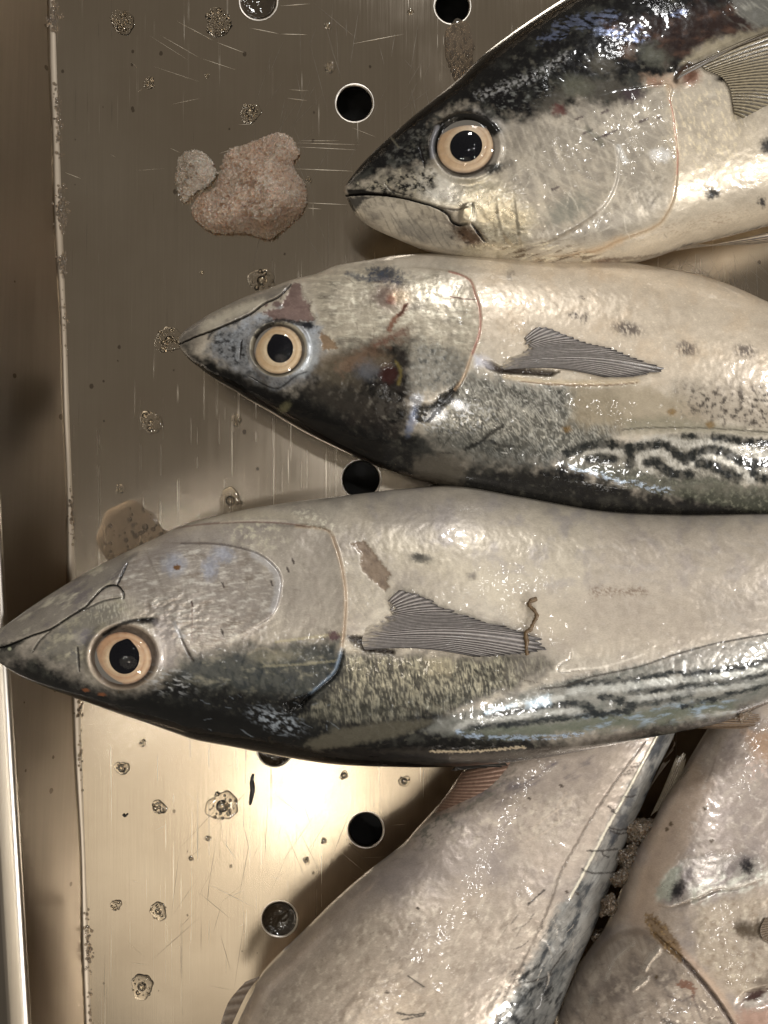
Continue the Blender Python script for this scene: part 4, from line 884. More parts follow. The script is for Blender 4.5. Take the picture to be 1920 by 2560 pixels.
def paint3():
    P = F3.P; x, y = P.x, P.y
    base_skin(P, (190, 181, 166), (170, 161, 150), (212, 204, 188), 211)
    # belly band on the right, milky
    bb = P.poly([(880, 1200), (2900, 1200), (2900, 1520), (1900, 1480), (1600, 1490), (1350, 1480), (1100, 1460), (960, 1400), (880, 1300)], 50, 20, 60)
    P.mix(bb * .75, (196, 186, 168)); P.mottle(bb, (172, 164, 156), 60, .5, .74, 215, 5)
    P.mix(P.poly([(980, 1230), (1250, 1240), (1300, 1270), (1150, 1330), (1020, 1360), (940, 1300)], 40, 24, 50) * .5, (158, 151, 146))
    P.mix(P.stroke([(1000, 1370), (1120, 1420), (1250, 1490), (1400, 1560)], 34, .8, 8, 30) * .6, (206, 196, 176))
    rt = P.poly([(1500, 1290), (2900, 1290), (2900, 1650), (1600, 1600), (1450, 1560), (1480, 1450)], 50, 20, 50); P.mix(rt * .45, (164, 152, 142)); hairlines(P, rt, (184, 176, 166), 46, 217, 2, .5, .4)
    P.mix(P.poly([(1280, 1480), (1500, 1470), (1750, 1480), (1780, 1600), (1600, 1640), (1400, 1640), (1290, 1580)], 30, 16, 40) * .5, (178, 166, 150))
    # head plates
    hp = P.poly([(230, 1470), (320, 1395), (450, 1350), (600, 1360), (690, 1430), (700, 1500), (660, 1580), (560, 1620), (440, 1640), (400, 1560), (330, 1500)], 22, 14, 34)
    P.mix(hp * .85, (164, 156, 149)); P.mottle(hp, (150, 140, 130), 26, .52, .74, 221, 5, 2, -.15); flecks(P, hp, (226, 222, 212), 13, 222, .6, .76, 3.5, -.15, .7); hairlines(P, hp, (216, 210, 198), 11, 223, 5, -.12, .45)
    P.m += .12 * hp
    for (bx, by, rx, ry, an) in ((435, 1410, 28, 26, 0), (525, 1420, 18, 28, 10), (560, 1385, 26, 18, 20)):
        k = P.blob(bx, by, rx, ry, an, .6, 8, 10, bx); P.mix(k * .55, (186, 194, 214)); P.m += .15 * k
    op = P.poly([(640, 1310), (760, 1310), (840, 1360), (862, 1450), (858, 1560), (700, 1590), (700, 1450)], 24, 14, 34); P.mix(op * .75, (168, 160, 149)); P.mottle(op, (166, 157, 146), 40, .5, .74, 225, 5)
    P.mix(P.poly([(330, 1420), (420, 1340), (560, 1310), (700, 1310), (620, 1350), (480, 1360), (400, 1400)], 16, 10, 26) * .55, (160, 152, 148)); P.mottle(P.blob(640, 1330, 70, 40, 10, .6), (218, 212, 190), 16, .5, .66, 227, 5)
    P.mix(P.stroke([(500, 1290), (650, 1285), (780, 1300)], 10, .8, 6, 20) * .5, (200, 190, 168))
    P.h += .0009 * P.blob(420, 1540, 90, 50, -15, .7) * (P.n(13, 3, 239, 2.2, -.25) - .5) * 2
    # jaws
    lj = P.poly(d1([(0, 760), (250, 690), (420, 620), (560, 540), (700, 450), (830, 310), (960, 270), (1060, 80), (1150, 0), (950, 30), (500, 300), (100, 560), (-100, 640)]), 8, 5, 20)
    P.mix(lj * .9, (134, 128, 119)); P.mottle(lj, (112, 106, 104), 34, .5, .74, 231, 5, 2.4, -.55); P.mottle(lj, (192, 186, 168), 26, .56, .76, 232, 5, 3, -.55)
    ck = P.poly(d1([(300, 780), (430, 650), (700, 480), (1000, 390), (1060, 470), (860, 640), (740, 800), (760, 980), (640, 960), (400, 900)]), 16, 10, 22)
    P.mix(ck * .85, (114, 111, 102)); P.mottle(ck, (178, 172, 152), 24, .5, .72, 234, 5, 2, -.5); P.mottle(ck, (106, 104, 100), 30, .56, .76, 235, 5)
    P.mix(P.blob(210, 1590, 26, 16, -10, .7, 7, 12) * .5, (128, 124, 134))
    hairlines(P, P.blob(285, 1525, 60, 50, 0, .6), (208, 204, 186), 9, 236, 5, 1.5, .6)
    # dark back
    dk = P.poly([(-60, 1632), (30, 1640), (80, 1630), (130, 1655), (190, 1690), (235, 1712), (300, 1722), (370, 1712), (415, 1675), (450, 1652), (520, 1638), (600, 1622), (700, 1612), (780, 1600), (850, 1590), (858, 1640), (900, 1640), (1010, 1645), (1200, 1650), (1330, 1640), (1380, 1665), (1290, 1715), (1240, 1730), (1180, 1760), (1140, 1790), (1300, 1830), (1450, 1850), (1650, 1800), (1800, 1770), (2000, 1680), (2900, 1560), (2900, 2100), (-60, 2100)], 38, 24, 36, 241)
    P.mix(dk, (26, 26, 26)); P.mottle(dk, (60, 60, 55), 46, .54, .8, 242, 5); P.mottle(dk * .7, (98, 96, 85), 16, .66, .86, 243, 5)
    gh = P.poly([(440, 1650), (600, 1625), (850, 1605), (850, 1680), (790, 1740), (600, 1720), (470, 1700)], 26, 16, 34); P.mix(gh * .7, (72, 75, 72)); P.mottle(gh, (132, 128, 112), 26, .6, .82, 245, 5, 2, 0); P.mottle(gh, (50, 54, 56), 34, .54, .74, 246, 5)
    P.mix(P.blob(690, 1640, 60, 14, -5, .7, 8, 14) * .35, (168, 160, 136)); P.mix(P.stroke([(690, 1605), (800, 1590), (850, 1585)], 3, .7, 2, 8) * .5, (198, 186, 150)); P.mix(P.stroke([(660, 1665), (760, 1660), (840, 1650)], 2.4, .7, 2, 8) * .5, (150, 144, 118)); P.mix(P.stroke([(620, 1635), (655, 1620), (690, 1632)], 3, .7, 2, 8) * .5, (150, 142, 124))
    tl = P.poly([(-60, 1650), (20, 1662), (100, 1690), (200, 1722), (300, 1745), (450, 1760), (600, 1790), (720, 1830), (850, 1850), (1000, 1860), (1150, 1850), (1250, 1860), (1250, 2000), (-60, 2000)], 14, 10, 30, 248); P.mix(tl * .95, (10, 10, 10)); P.r -= .06 * tl; P.mottle(tl, (24, 24, 22), 40, .6, .8, 249, 5)
    P.mix(P.poly([(60, 1665), (200, 1700), (330, 1730), (470, 1720), (640, 1745), (800, 1770), (820, 1850), (500, 1850), (200, 1745)], 30, 20, 30) * .6, (20, 21, 21))
    P.mix(P.poly([(760, 1860), (830, 1825), (980, 1800), (1100, 1800), (1000, 1840), (880, 1862), (790, 1875)], 8, 6, 16) * .75, (86, 82, 70))
    P.mix(P.stroke([(1130, 1895), (1300, 1885), (1480, 1860), (1600, 1836)], 9, .8, 4, 16) * .5, (84, 76, 68))
    # scaly shoulder below the fin
    sh = P.poly([(862, 1640), (1000, 1645), (1200, 1650), (1340, 1640), (1380, 1660), (1270, 1720), (1120, 1770), (1000, 1790), (860, 1800), (760, 1790), (820, 1740), (860, 1690)], 16, 12, 28)
    P.mix(sh * .9, (76, 74, 67)); P.mottle(sh, (150, 146, 128), 18, .5, .72, 251, 5, 2.2, 1.3); P.mottle(sh, (50, 50, 46), 20, .55, .74, 252, 5, 2, .8); hairlines(P, sh, (188, 182, 160), 10, 253, 5, 1.45, .6, .74, .92); hairlines(P, sh, (40, 40, 38), 10, 254, 5, 1.1, .5); P.m += .22 * sh
    P.mix(sh * ss(1700, 1790, y) * .6, (58, 58, 52)); P.mix(P.blob(1330, 1660, 60, 30, -20, .8, 8, 12) * .6, (126, 120, 112))
    P.mix(P.poly([(1060, 1640), (1130, 1645), (1130, 1690), (1070, 1690)], 14, 8, 14) * .4, (182, 172, 146))
    # flank below the lateral line
    fl = P.poly([(1330, 1720), (1450, 1690), (1620, 1660), (1750, 1620), (1960, 1580), (2500, 1500), (2500, 1640), (1960, 1740), (1800, 1770), (1650, 1800), (1480, 1820), (1300, 1840), (1130, 1835), (1060, 1830), (1090, 1800), (1180, 1775), (1260, 1745)], 12, 8, 20)
    P.mix(fl * .85, (118, 118, 112)); P.mottle(fl, (100, 102, 96), 24, .5, .72, 261, 5, 2, -.2); P.mix(fl * ss(1560, 1750, x) * (1 - ss(0, 100, np.abs(y - 1640 + .25 * (x - 1700)))) * .4, (160, 152, 144))
    P.mix(P.poly(d4([(180, 440), (300, 420), (600, 400), (900, 360), (1200, 320), (1500, 290), (1500, 350), (1200, 400), (700, 455), (350, 470)]), 12, 9, 20) * .75, (92, 98, 84)); P.mottle(P.poly(d4([(700, 370), (1200, 310), (1500, 280), (1500, 340), (1200, 390), (800, 440)]), 12), (146, 162, 176), 16, .52, .7, 263, 5, 3, -.15)
    for q, w in ((d4([(310, 362), (440, 343), (560, 332), (640, 312), (760, 308), (830, 350)]), 9), (d4([(170, 432), (300, 415), (450, 402), (600, 382), (740, 370)]), 8), (d4([(855, 272), (930, 288), (980, 312), (1060, 305), (1200, 285), (1290, 255)]), 9), (d4([(1000, 252), (1100, 240), (1250, 225), (1400, 210), (1550, 190), (1700, 145)]), 8.5), (d4([(690, 218), (860, 202), (1000, 190), (1100, 175), (1250, 150)]), 7), (d4([(1260, 172), (1400, 148), (1550, 125), (1700, 85)]), 9), (d4([(760, 362), (900, 355), (1000, 340)]), 8), (d4([(1250, 320), (1450, 270), (1700, 200)]), 6)):
        k = P.stroke(q, w, .55, 7, 14, 9); P.m -= .2 * k; P.mix(k * (.55 + .4 * ss(.3, .6, P.nm(k, 20, 4, 281, 2, -.2))), (34, 38, 40))
    for q, w in ((d4([(160, 425), (250, 390), (400, 375), (600, 350), (740, 340)]), 8), (d4([(310, 345), (420, 315), (560, 290), (660, 280)]), 9), (d4([(700, 250), (850, 235), (1000, 222), (1200, 200)]), 9), (d4([(1000, 285), (1150, 270), (1300, 245), (1500, 225), (1700, 180)]), 7), (d4([(1100, 205), (1300, 185), (1500, 165), (1700, 120)]), 7)):
        k = P.stroke(q, w, .8, 6, 14, 8); P.mix(k * (.4 + .35 * ss(.3, .65, P.nm(k, 18, 4, 282, 2, -.2))), (176, 176, 170)); P.m += .12 * k
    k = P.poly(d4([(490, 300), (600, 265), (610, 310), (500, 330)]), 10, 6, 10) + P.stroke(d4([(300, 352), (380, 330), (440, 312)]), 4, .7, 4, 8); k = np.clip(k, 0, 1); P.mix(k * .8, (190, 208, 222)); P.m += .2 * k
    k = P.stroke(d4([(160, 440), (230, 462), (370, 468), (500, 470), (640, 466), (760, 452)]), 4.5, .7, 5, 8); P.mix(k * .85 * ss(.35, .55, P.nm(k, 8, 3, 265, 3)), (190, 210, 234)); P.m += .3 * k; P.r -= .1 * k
    k = P.stroke(z5([(410, 1005), (560, 1005), (720, 992), (760, 990)]), 2.6, .6, 4, 7); P.mix(k * .8, (196, 180, 152)); P.h += .0004 * k
    P.mix(P.stroke(d4([(560, 235), (680, 222), (800, 180), (950, 148), (1060, 122), (1180, 80), (1300, 45), (1430, 12), (1700, -35)]), 2.2, .6, 1, 8) * .85, (62, 58, 54)); hairlines(P, P.stroke(d4([(560, 235), (680, 215), (800, 175), (950, 145)]), 12, .6), (60, 56, 50), 6, 267, 1, 0, .5)
    P.mix(P.stroke(z5([(935, 625), (930, 660), (890, 685), (890, 708), (960, 700), (1060, 690), (1200, 645)]), 2.4, .6, 2, 9) * .7, (214, 206, 192)); P.groove(z5([(930, 640), (925, 665), (885, 690), (892, 712), (960, 706)]), 2, .0006, (110, 104, 98), .6)
    # eye surround
    F3.socket(310, 1640, 80, 74, 1.13, (168, 152, 134))
    P.mix(P.stroke(d1([(860, 690), (980, 610), (1120, 570), (1290, 560)]), 5, .6, 2, 10) * .93, (24, 23, 24)); P.mix(P.stroke(d1([(1180, 575), (1260, 570), (1290, 590)]), 8, .6, 2, 8) * .9, (18, 18, 19)); P.h -= .0007 * P.stroke(d1([(860, 690), (980, 610), (1120, 570), (1290, 560)]), 6, .7)
    P.mix(P.stroke(d1([(1340, 620), (1400, 760), (1380, 900)]), 22, .8, 8, 16) * .6, (176, 168, 166))
    P.groove(d1([(640, 785), (650, 870), (655, 990)]), 2.8, .0006, (22, 20, 20)); P.groove(d1([(1470, 640), (1520, 760), (1570, 860), (1600, 900)]), 3, .0008, (52, 42, 36), .8); P.mix(P.stroke(d1([(1450, 590), (1490, 680), (1520, 700)]), 5, .7, 4, 7) * .7, (220, 220, 220))
    flecks(P, P.blob(420, 1700, 60, 30, 10, .6), (170, 172, 172), 9, 271, .58, .72, 3, .1)
    # mouth and jaw joint
    P.groove(d1([(-40, 800), (60, 780), (250, 700), (420, 640), (560, 550), (700, 462), (760, 400), (830, 325), (900, 282), (975, 285), (1020, 340), (1022, 385)]), 2.5, .0016, (20, 22, 22), .95, .7, .8, 9, 3, .15)
    P.groove(d1([(970, 275), (1010, 190), (1055, 90)]), 3, .0010, (30, 30, 32)); P.groove(d1([(700, 480), (850, 410), (1000, 380)]), 2.4, .0008, (60, 60, 58), .8); P.groove(d1([(265, 835), (330, 735), (425, 650)]), 2.6, .0006, (34, 34, 32), .8)
    P.mix(P.poly(d1([(0, 770), (120, 745), (240, 710), (130, 800), (0, 830)]), 5, 4, 9) * .9, (24, 25, 24)); P.mix(P.poly(d1([(-100, 800), (60, 800), (160, 790), (100, 900), (-60, 900)]), 10, 5, 12) * .7, (44, 45, 42))
    P.mix(P.blob(24, 1622, 4, 4, 0, .5) * .7, (196, 200, 170))
    # gill covers
    pre = d2([(-100, 480), (180, 460), (400, 460), (600, 482), (800, 540), (920, 620), (995, 720), (1000, 850), (960, 1000), (870, 1100)])
    P.plate(pre + [(560, 1600), (450, 1560), (400, 1450)], 0.0017, 4, 50); P.mix(P.stroke(pre[1:], 2.2, .6, 1, 10) * .7, (108, 100, 98)); P.mix(P.stroke([(q[0] - 8, q[1] + 3) for q in pre[4:9]], 7, .8, 3, 10) * .55, (206, 206, 208))
    oc = z4([(1230, 190), (1355, 205), (1392, 270), (1420, 370), (1434, 480), (1430, 600), (1418, 700), (1390, 790), (1330, 850), (1270, 900), (1200, 960)])
    P.plate(oc + [(600, 1750), (560, 1600), (600, 1350)], 0.0024, 4, 60)
    P.mix(P.stroke(oc[:7], 5, .7, 1, 10) * .7, (186, 166, 140)); P.mix(P.stroke(oc[:7], 1.8, .6, 1, 10) * .55, (140, 112, 92)); P.mix(P.stroke(oc[6:10], 5, .6, 2, 8) * .7, (118, 134, 152)); P.groove([(q[0] + 5, q[1] + 3) for q in oc[6:]], 4, .0012, (18, 19, 20), .95)
    P.groove(d2([(120, 340), (200, 322), (400, 297), (700, 282), (1000, 292), (1250, 322)]), 2.4, .0009, (120, 92, 84), .7); P.mix(P.stroke(d2([(500, 285), (800, 268), (1050, 275)]), 2.2, .7, 1, 9) * .5, (224, 212, 192))
    hole = P.poly(z4([(1180, 925), (1240, 892), (1295, 878), (1260, 935), (1195, 962)]), 4, 3, 8); P.mix(hole * .97, (10, 10, 10)); P.h -= .002 * hole
    k = P.blob(790, 1300, 60, 20, 20, .6, 10, 14); P.mottle(k, (228, 222, 202), 11, .48, .64, 281, 4)
    # marks
    br = P.poly(z5([(115, 235), (165, 228), (215, 290), (262, 352), (246, 378), (258, 395), (240, 412), (190, 370), (152, 325), (152, 272)]), 2.4, 5, 8, 283); P.mix(br * .95, (146, 130, 112)); P.mix(br * P.blob(890, 1365, 24, 14, 30, .6) * .7, (112, 98, 86)); P.h -= .0004 * br
    P.mix(P.blob(1053, 1396, 27, 11, 5, .5, 6, 8) * .85, (92, 90, 84)); P.mix(P.blob(1045, 1390, 14, 7, 10, .5, 5, 7) * .7, (62, 60, 58)); P.mix(P.blob(1181, 1440, 11, 9, 0, .8, 5, 7) * .75, (100, 94, 90))
    k = P.poly(z5([(1000, 400), (1110, 402), (1210, 400), (1210, 425), (1110, 425), (1010, 428)]), 10, 10, 12); P.mix(k * .75 * ss(.35, .6, P.nm(k, 8, 3, 285, 1, 0)), (112, 92, 76))
    k = P.poly([(820, 1582), (838, 1576), (850, 1588), (846, 1598), (826, 1600)], 2, 6, 6, 287); P.mix(k * .9, (84, 62, 66))
    for (bx, by) in ((733, 1403), (720, 1425), (680, 1458), (558, 1463), (480, 1510), (556, 1580)): P.mix(P.stroke([(bx - 2, by - 6), (bx + 2, by + 5)], 2.6, .5, 2, 5, bx) * .85, (50, 42, 40))
    P.mix(P.stroke([(480, 1500), (480, 1530), (480, 1560), (480, 1600)], 1.2, .6, 1, 5) * .5, (110, 84, 78))
    P.mix(P.blob(443, 1418, 10, 7, -5, .3, 3, 5) * .95, (112, 76, 34))
    for (bx, by) in ((215, 1725), (255, 1736)): P.mix(P.blob(bx, by, 9, 4, 10, .5, 3, 5, bx) * .7, (128, 78, 48))
    # fin root
    k = P.poly(d3([(70, 800), (120, 800), (200, 810), (235, 780), (240, 860), (400, 900), (400, 930), (200, 905), (120, 865)]), 4, 4, 8); P.mix(k * .96, (30, 22, 22)); P.h -= .0015 * k
    P.mix(P.blob(875, 1620, 26, 12, 10, .7, 5, 8) * .5, (206, 196, 176)); P.mix(P.blob(1010, 1580, 70, 30, 10, .7, 8, 12) * .35, (206, 198, 184))
    flecks(P, P.poly([(860, 1300), (1000, 1380), (1000, 1500), (940, 1580), (870, 1560)], 20), (212, 202, 182), 9, 288, .55, .78, 2, .9, .5); P.mix(br * .9, (138, 122, 106)); P.mottle(br, (116, 102, 90), 22, .5, .75, 289)
    P.scratches(30, (440, 1330, 860, 1620), 8, 44, (216, 208, 192), 291, .5); P.scratches(12, (440, 1330, 860, 1620), 8, 30, (120, 108, 100), 292, .5)
    P.scratches(22, (860, 1650, 1300, 1780), 14, 60, (38, 38, 36), 293, .65, 1.1, 1.2, .6); P.scratches(24, (500, 1700, 860, 1840), 10, 40, (120, 128, 136), 294, .5, 1.0, .2, .5); P.scratches(10, (950, 1650, 1300, 1760), 60, 130, (70, 60, 52), 295, .6, .9, .4, .15)
    k = P.blob(690, 1800, 60, 24, 20, .6, 10, 14); P.mottle(k, (150, 158, 166), 9, .5, .66, 296, 4, 2, .4)
paint3()
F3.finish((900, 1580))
F3.eye(310, 1644, 72, 66, 316, 1640, 38, 42, notch=1.35, cols=((192, 168, 140), (184, 150, 120), (150, 104, 72), (92, 74, 64)))
F3.fin('pectoral_fin', d3([(300, 640), (230, 720), (190, 790), (180, 850), (200, 900)]), d3([(440, 480), (560, 505), (680, 560), (760, 600), (900, 655), (1060, 700), (1240, 750), (1400, 800), (1480, 868), (1430, 905), (1250, 935), (1000, 950)]), 30, (166, 160, 156), (74, 68, 67), (.0008, .0024), .0008, .05, -.08, dark_edge=((30, 24, 24), .9), seed=12, skin=((182, 172, 156), .42, .03))
F3.fin('dorsal_fin', z5([(100, 1020), (300, 1040), (540, 1035)]), z5([(735, 1046), (728, 1056), (700, 1062), (480, 1080)]), 6, (70, 64, 58), (18, 17, 16), (-.003, -.001), .0006, .06, .02, free_z=.046, seed=13)
F3.fin('second_dorsal_fin', [(1712, 1822), (1760, 1818), (1800, 1800), (1850, 1780)], [(1880, 1822), (1902, 1812), (1908, 1800), (1900, 1786)], 10, (128, 106, 82), (84, 68, 54), (.000, .002), .0003, .14, 0.0, free_z=.056, seed=14)
# ================================================================== fish 4 (bottom middle, head out of the picture below)
e1 = lambda pts: C(1000, 1820, .3858, pts)
e2 = lambda pts: C(540, 2200, .4822, pts)
e3 = lambda pts: C(1320, 2160, .3617, pts)
e4 = lambda pts: C(1500, 1800, .2532, pts)
F4 = Fish('pale fish lying diagonally under the longest fish, its head out of the picture below', (860, 2900), (1540, 1750),
    [(700, 3060), (620, 2960), (575, 2820), (566, 2700), (578, 2610), (593, 2560), (627, 2489), (660, 2431), (757, 2335), (829, 2263), (906, 2195), (1000, 2121), (1039, 2078), (1077, 2036), (1108, 2001), (1158, 1930), (1230, 1860), (1310, 1800), (1400, 1745), (1500, 1690)],
    [(780, 3110), (1000, 3030), (1180, 2880), (1290, 2740), (1374, 2560), (1410, 2475), (1436, 2413), (1465, 2352), (1490, 2297), (1515, 2232), (1540, 2167), (1563, 2104), (1583, 2053), (1601, 2018), (1621, 1972), (1642, 1922), (1662, 1884), (1687, 1830), (1700, 1780), (1690, 1720)],
    lambda a: .050 - .024 * ss(500, 1250, a), lambda a: .60 - .22 * ss(500, 1250, a), 1400, step=2.8)
def paint4():
    P = F4.P; x, y = P.x, P.y
    base_skin(P, (182, 168, 154), (160, 148, 138), (206, 194, 178), 311)
    P.mix(P.poly([(940, 2150), (1150, 2030), (1280, 2060), (1250, 2180), (1080, 2230), (930, 2260)], 50, 26, 60) * .45, (152, 142, 138))
    bd = P.poly([(1060, 2110), (1160, 2020), (1300, 1990), (1450, 2000), (1480, 2060), (1350, 2110), (1150, 2120)], 40, 24, 50); P.mottle(bd * .6, (204, 192, 174), 18, .5, .7, 315, 5, 1.5, -.5); P.mottle(bd * .5, (124, 112, 100), 14, .58, .74, 316, 5)
    up = P.poly([(1180, 1900), (1500, 1850), (1480, 1940), (1350, 1980), (1200, 2010), (1120, 2060), (1090, 2030)], 40, 24, 50); P.mix(up * .45, (152, 140, 130)); P.mottle(up, (110, 102, 104), 44, .52, .72, 318, 5, 2.4, -.5); P.mottle(P.stroke([(1060, 2090), (1150, 2010), (1260, 1930)], 34, .8, 14, 20), (112, 108, 98), 16, .5, .68, 319, 5, 1.5, -.6)
    lo = P.poly([(760, 2360), (950, 2250), (1250, 2230), (1420, 2280), (1300, 2620), (560, 2640), (640, 2470)], 60, 30, 60); P.mix(lo * .4, (192, 178, 160)); P.mottle(lo * .6, (150, 136, 122), 26, .54, .74, 321, 5, 1.6, -.9); flecks(P, lo, (220, 208, 190), 14, 322, .6, .76, 2, -1.0, .6); P.m += .1 * lo
    # dark back along the right side
    ln = e1([(1700, -10), (1650, 80), (1480, 400), (1340, 650), (1190, 940), (1100, 1100)])
    bk = P.poly([ln[0]] + ln + [(1400, 2260), (1340, 2380), (1280, 2480), (1220, 2580), (1150, 2900), (1500, 2900), (1700, 2200), (1800, 1800)], 14, 10, 24, 331)
    P.mix(bk * .8, (116, 117, 114)); P.mottle(bk * .6, (142, 142, 138), 34, .5, .74, 332, 5, 3, -1.1); P.mottle(bk, (62, 64, 66), 30, .56, .72, 333, 5, 3, -1.05); hairlines(P, bk, (70, 70, 70), 16, 334, 5, -1.0, .4)
    ed = P.poly([(1720, 1800), (1640, 1930), (1590, 2050), (1540, 2170), (1480, 2320), (1420, 2460), (1360, 2600), (1300, 2750), (1400, 2800), (1800, 2000)], 14, 12, 26); P.mix(ed * .5, (70, 72, 72))
    P.mix(P.poly([(1290, 2480), (1380, 2400), (1440, 2380), (1400, 2500), (1340, 2640), (1220, 2640)], 18, 22, 26) * .6, (58, 60, 60)); P.mottle(P.blob(1330, 2500, 90, 120, 30, .5), (30, 31, 32), 22, .55, .7, 336, 5, 2.5, -1.0)
    for q, w in ((e4([(230, 960), (200, 1030), (270, 1060)]), 12), (e4([(130, 1120), (120, 1200)]), 8), (e4([(330, 700), (280, 830)]), 9), (e4([(530, 260), (490, 360)]), 8), (e4([(620, 160), (560, 300)]), 6)):
        P.mix(P.stroke(q, w, .7, 8, 12) * .75, (66, 68, 72))
    k = P.stroke(ln, 3.2, .5, 1.5, 9); P.mix(k * .95, (224, 216, 196)); P.h += .0004 * k
    P.mix(P.stroke(e1([(1590, 90), (1480, 230), (1380, 370), (1230, 600), (1140, 760), (1040, 940), (1000, 1070), (930, 1244)]) + [(1320, 2380), (1270, 2480), (1230, 2570)], 3, .7, 3, 12) * .65, (104, 94, 84)); P.groove(e1([(1590, 90), (1380, 370), (1230, 600), (1140, 760), (1040, 940), (930, 1244)]), 2.5, .0004, None)
    for t in range(4): P.mix(P.stroke([(1561 + t * 8, 1936 - t * 9), (1576 + t * 9, 1922 - t * 9 + 12)], 2.2, .6, 1, 6) * .7, (84, 74, 66))
    for q in (e1([(1210, 795), (1310, 795), (1410, 783)]), e1([(1300, 795), (1330, 830), (1350, 835)]), e1([(1180, 915), (1250, 940), (1400, 935)]), e4([(90, 1060), (180, 1085), (290, 1070)]), e4([(110, 1095), (190, 1125), (270, 1110)]), e4([(240, 755), (300, 760), (350, 745)]), e4([(80, 850), (140, 900)]), e4([(110, 900), (150, 920)]), e1([(830, 1145), (880, 1100), (935, 1050)]), e3([(0, 820), (100, 790), (170, 760)]), e3([(120, 830), (160, 740), (260, 600)]), [(1020, 2440), (1060, 2468)], [(1005, 2550), (1060, 2538)], e2([(940, 690), (1010, 700), (1085, 690)])):
        P.mix(P.stroke(q, 2.2, .6, 2, 7) * .85, (52, 48, 46))
    for (bx, by) in ((1323, 1996), (1404, 1965), (1045, 2270), (1443, 2234), (1417, 2230), (968, 2480)): P.mix(P.blob(bx, by, 5, 4, 30, .4, 3, 4, bx) * .85, (58, 48, 40))
    P.mix(P.stroke([(640, 2520), (720, 2420), (860, 2300), (1000, 2190)], 30, .9, 12, 30) * .35, (140, 130, 124))
    P.scratches(30, (900, 2100, 1450, 2560), 14, 70, (206, 194, 178), 341, .45, 1.0, -.7, .5); P.scratches(16, (900, 2100, 1450, 2560), 8, 40, (110, 98, 88), 342, .5, 1, -.7, .6); P.scratches(40, (1250, 2300, 1480, 2560), 16, 60, (40, 40, 42), 343, .6, 1.2, -1.0, .5)
    for q in (e1([(870, 640), (1010, 540), (1130, 450)]), e1([(1030, 600), (1025, 500), (1080, 420)]), e1([(820, 730), (920, 690), (1010, 620)])): P.mix(P.stroke(q, 2.2, .7, 2, 8) * .5, (198, 182, 164))
paint4()
F4.finish((1150, 2250))
F4.fin('anal_fin', e1([(400, 285), (330, 400), (215, 550)]), e1([(720, 200), (690, 270), (560, 400), (380, 490), (230, 552)]), 14, (172, 142, 124), (134, 104, 90), (.001, .0022), .0003, .02, .02, seed=21)
F4.fin('pelvic_fin', e2([(230, 500), (160, 590), (60, 800)]), e2([(150, 530), (60, 640), (10, 800)]), 6, (138, 124, 110), (118, 104, 92), (.000, .001), .0003, .02, .03, free_z=.042, seed=22)
for q0, q1 in ((((1640, 1945), (1600, 2020)), ((1680, 1895), (1660, 1900))), (((1690, 1860), (1655, 1905)), ((1687, 1850), (1684, 1875)))):
    F4.fin('dorsal_finlet', [q0[0], ((q0[0][0] + q0[1][0]) / 2 - 2, (q0[0][1] + q0[1][1]) / 2), q0[1]], [q1[0], ((q1[0][0] + q1[1][0]) / 2, (q1[0][1] + q1[1][1]) / 2), q1[1]], 4, (110, 96, 80), (40, 34, 30), (0, .002), .0004, .1, 0, nt=14, free_z=.026, seed=23)

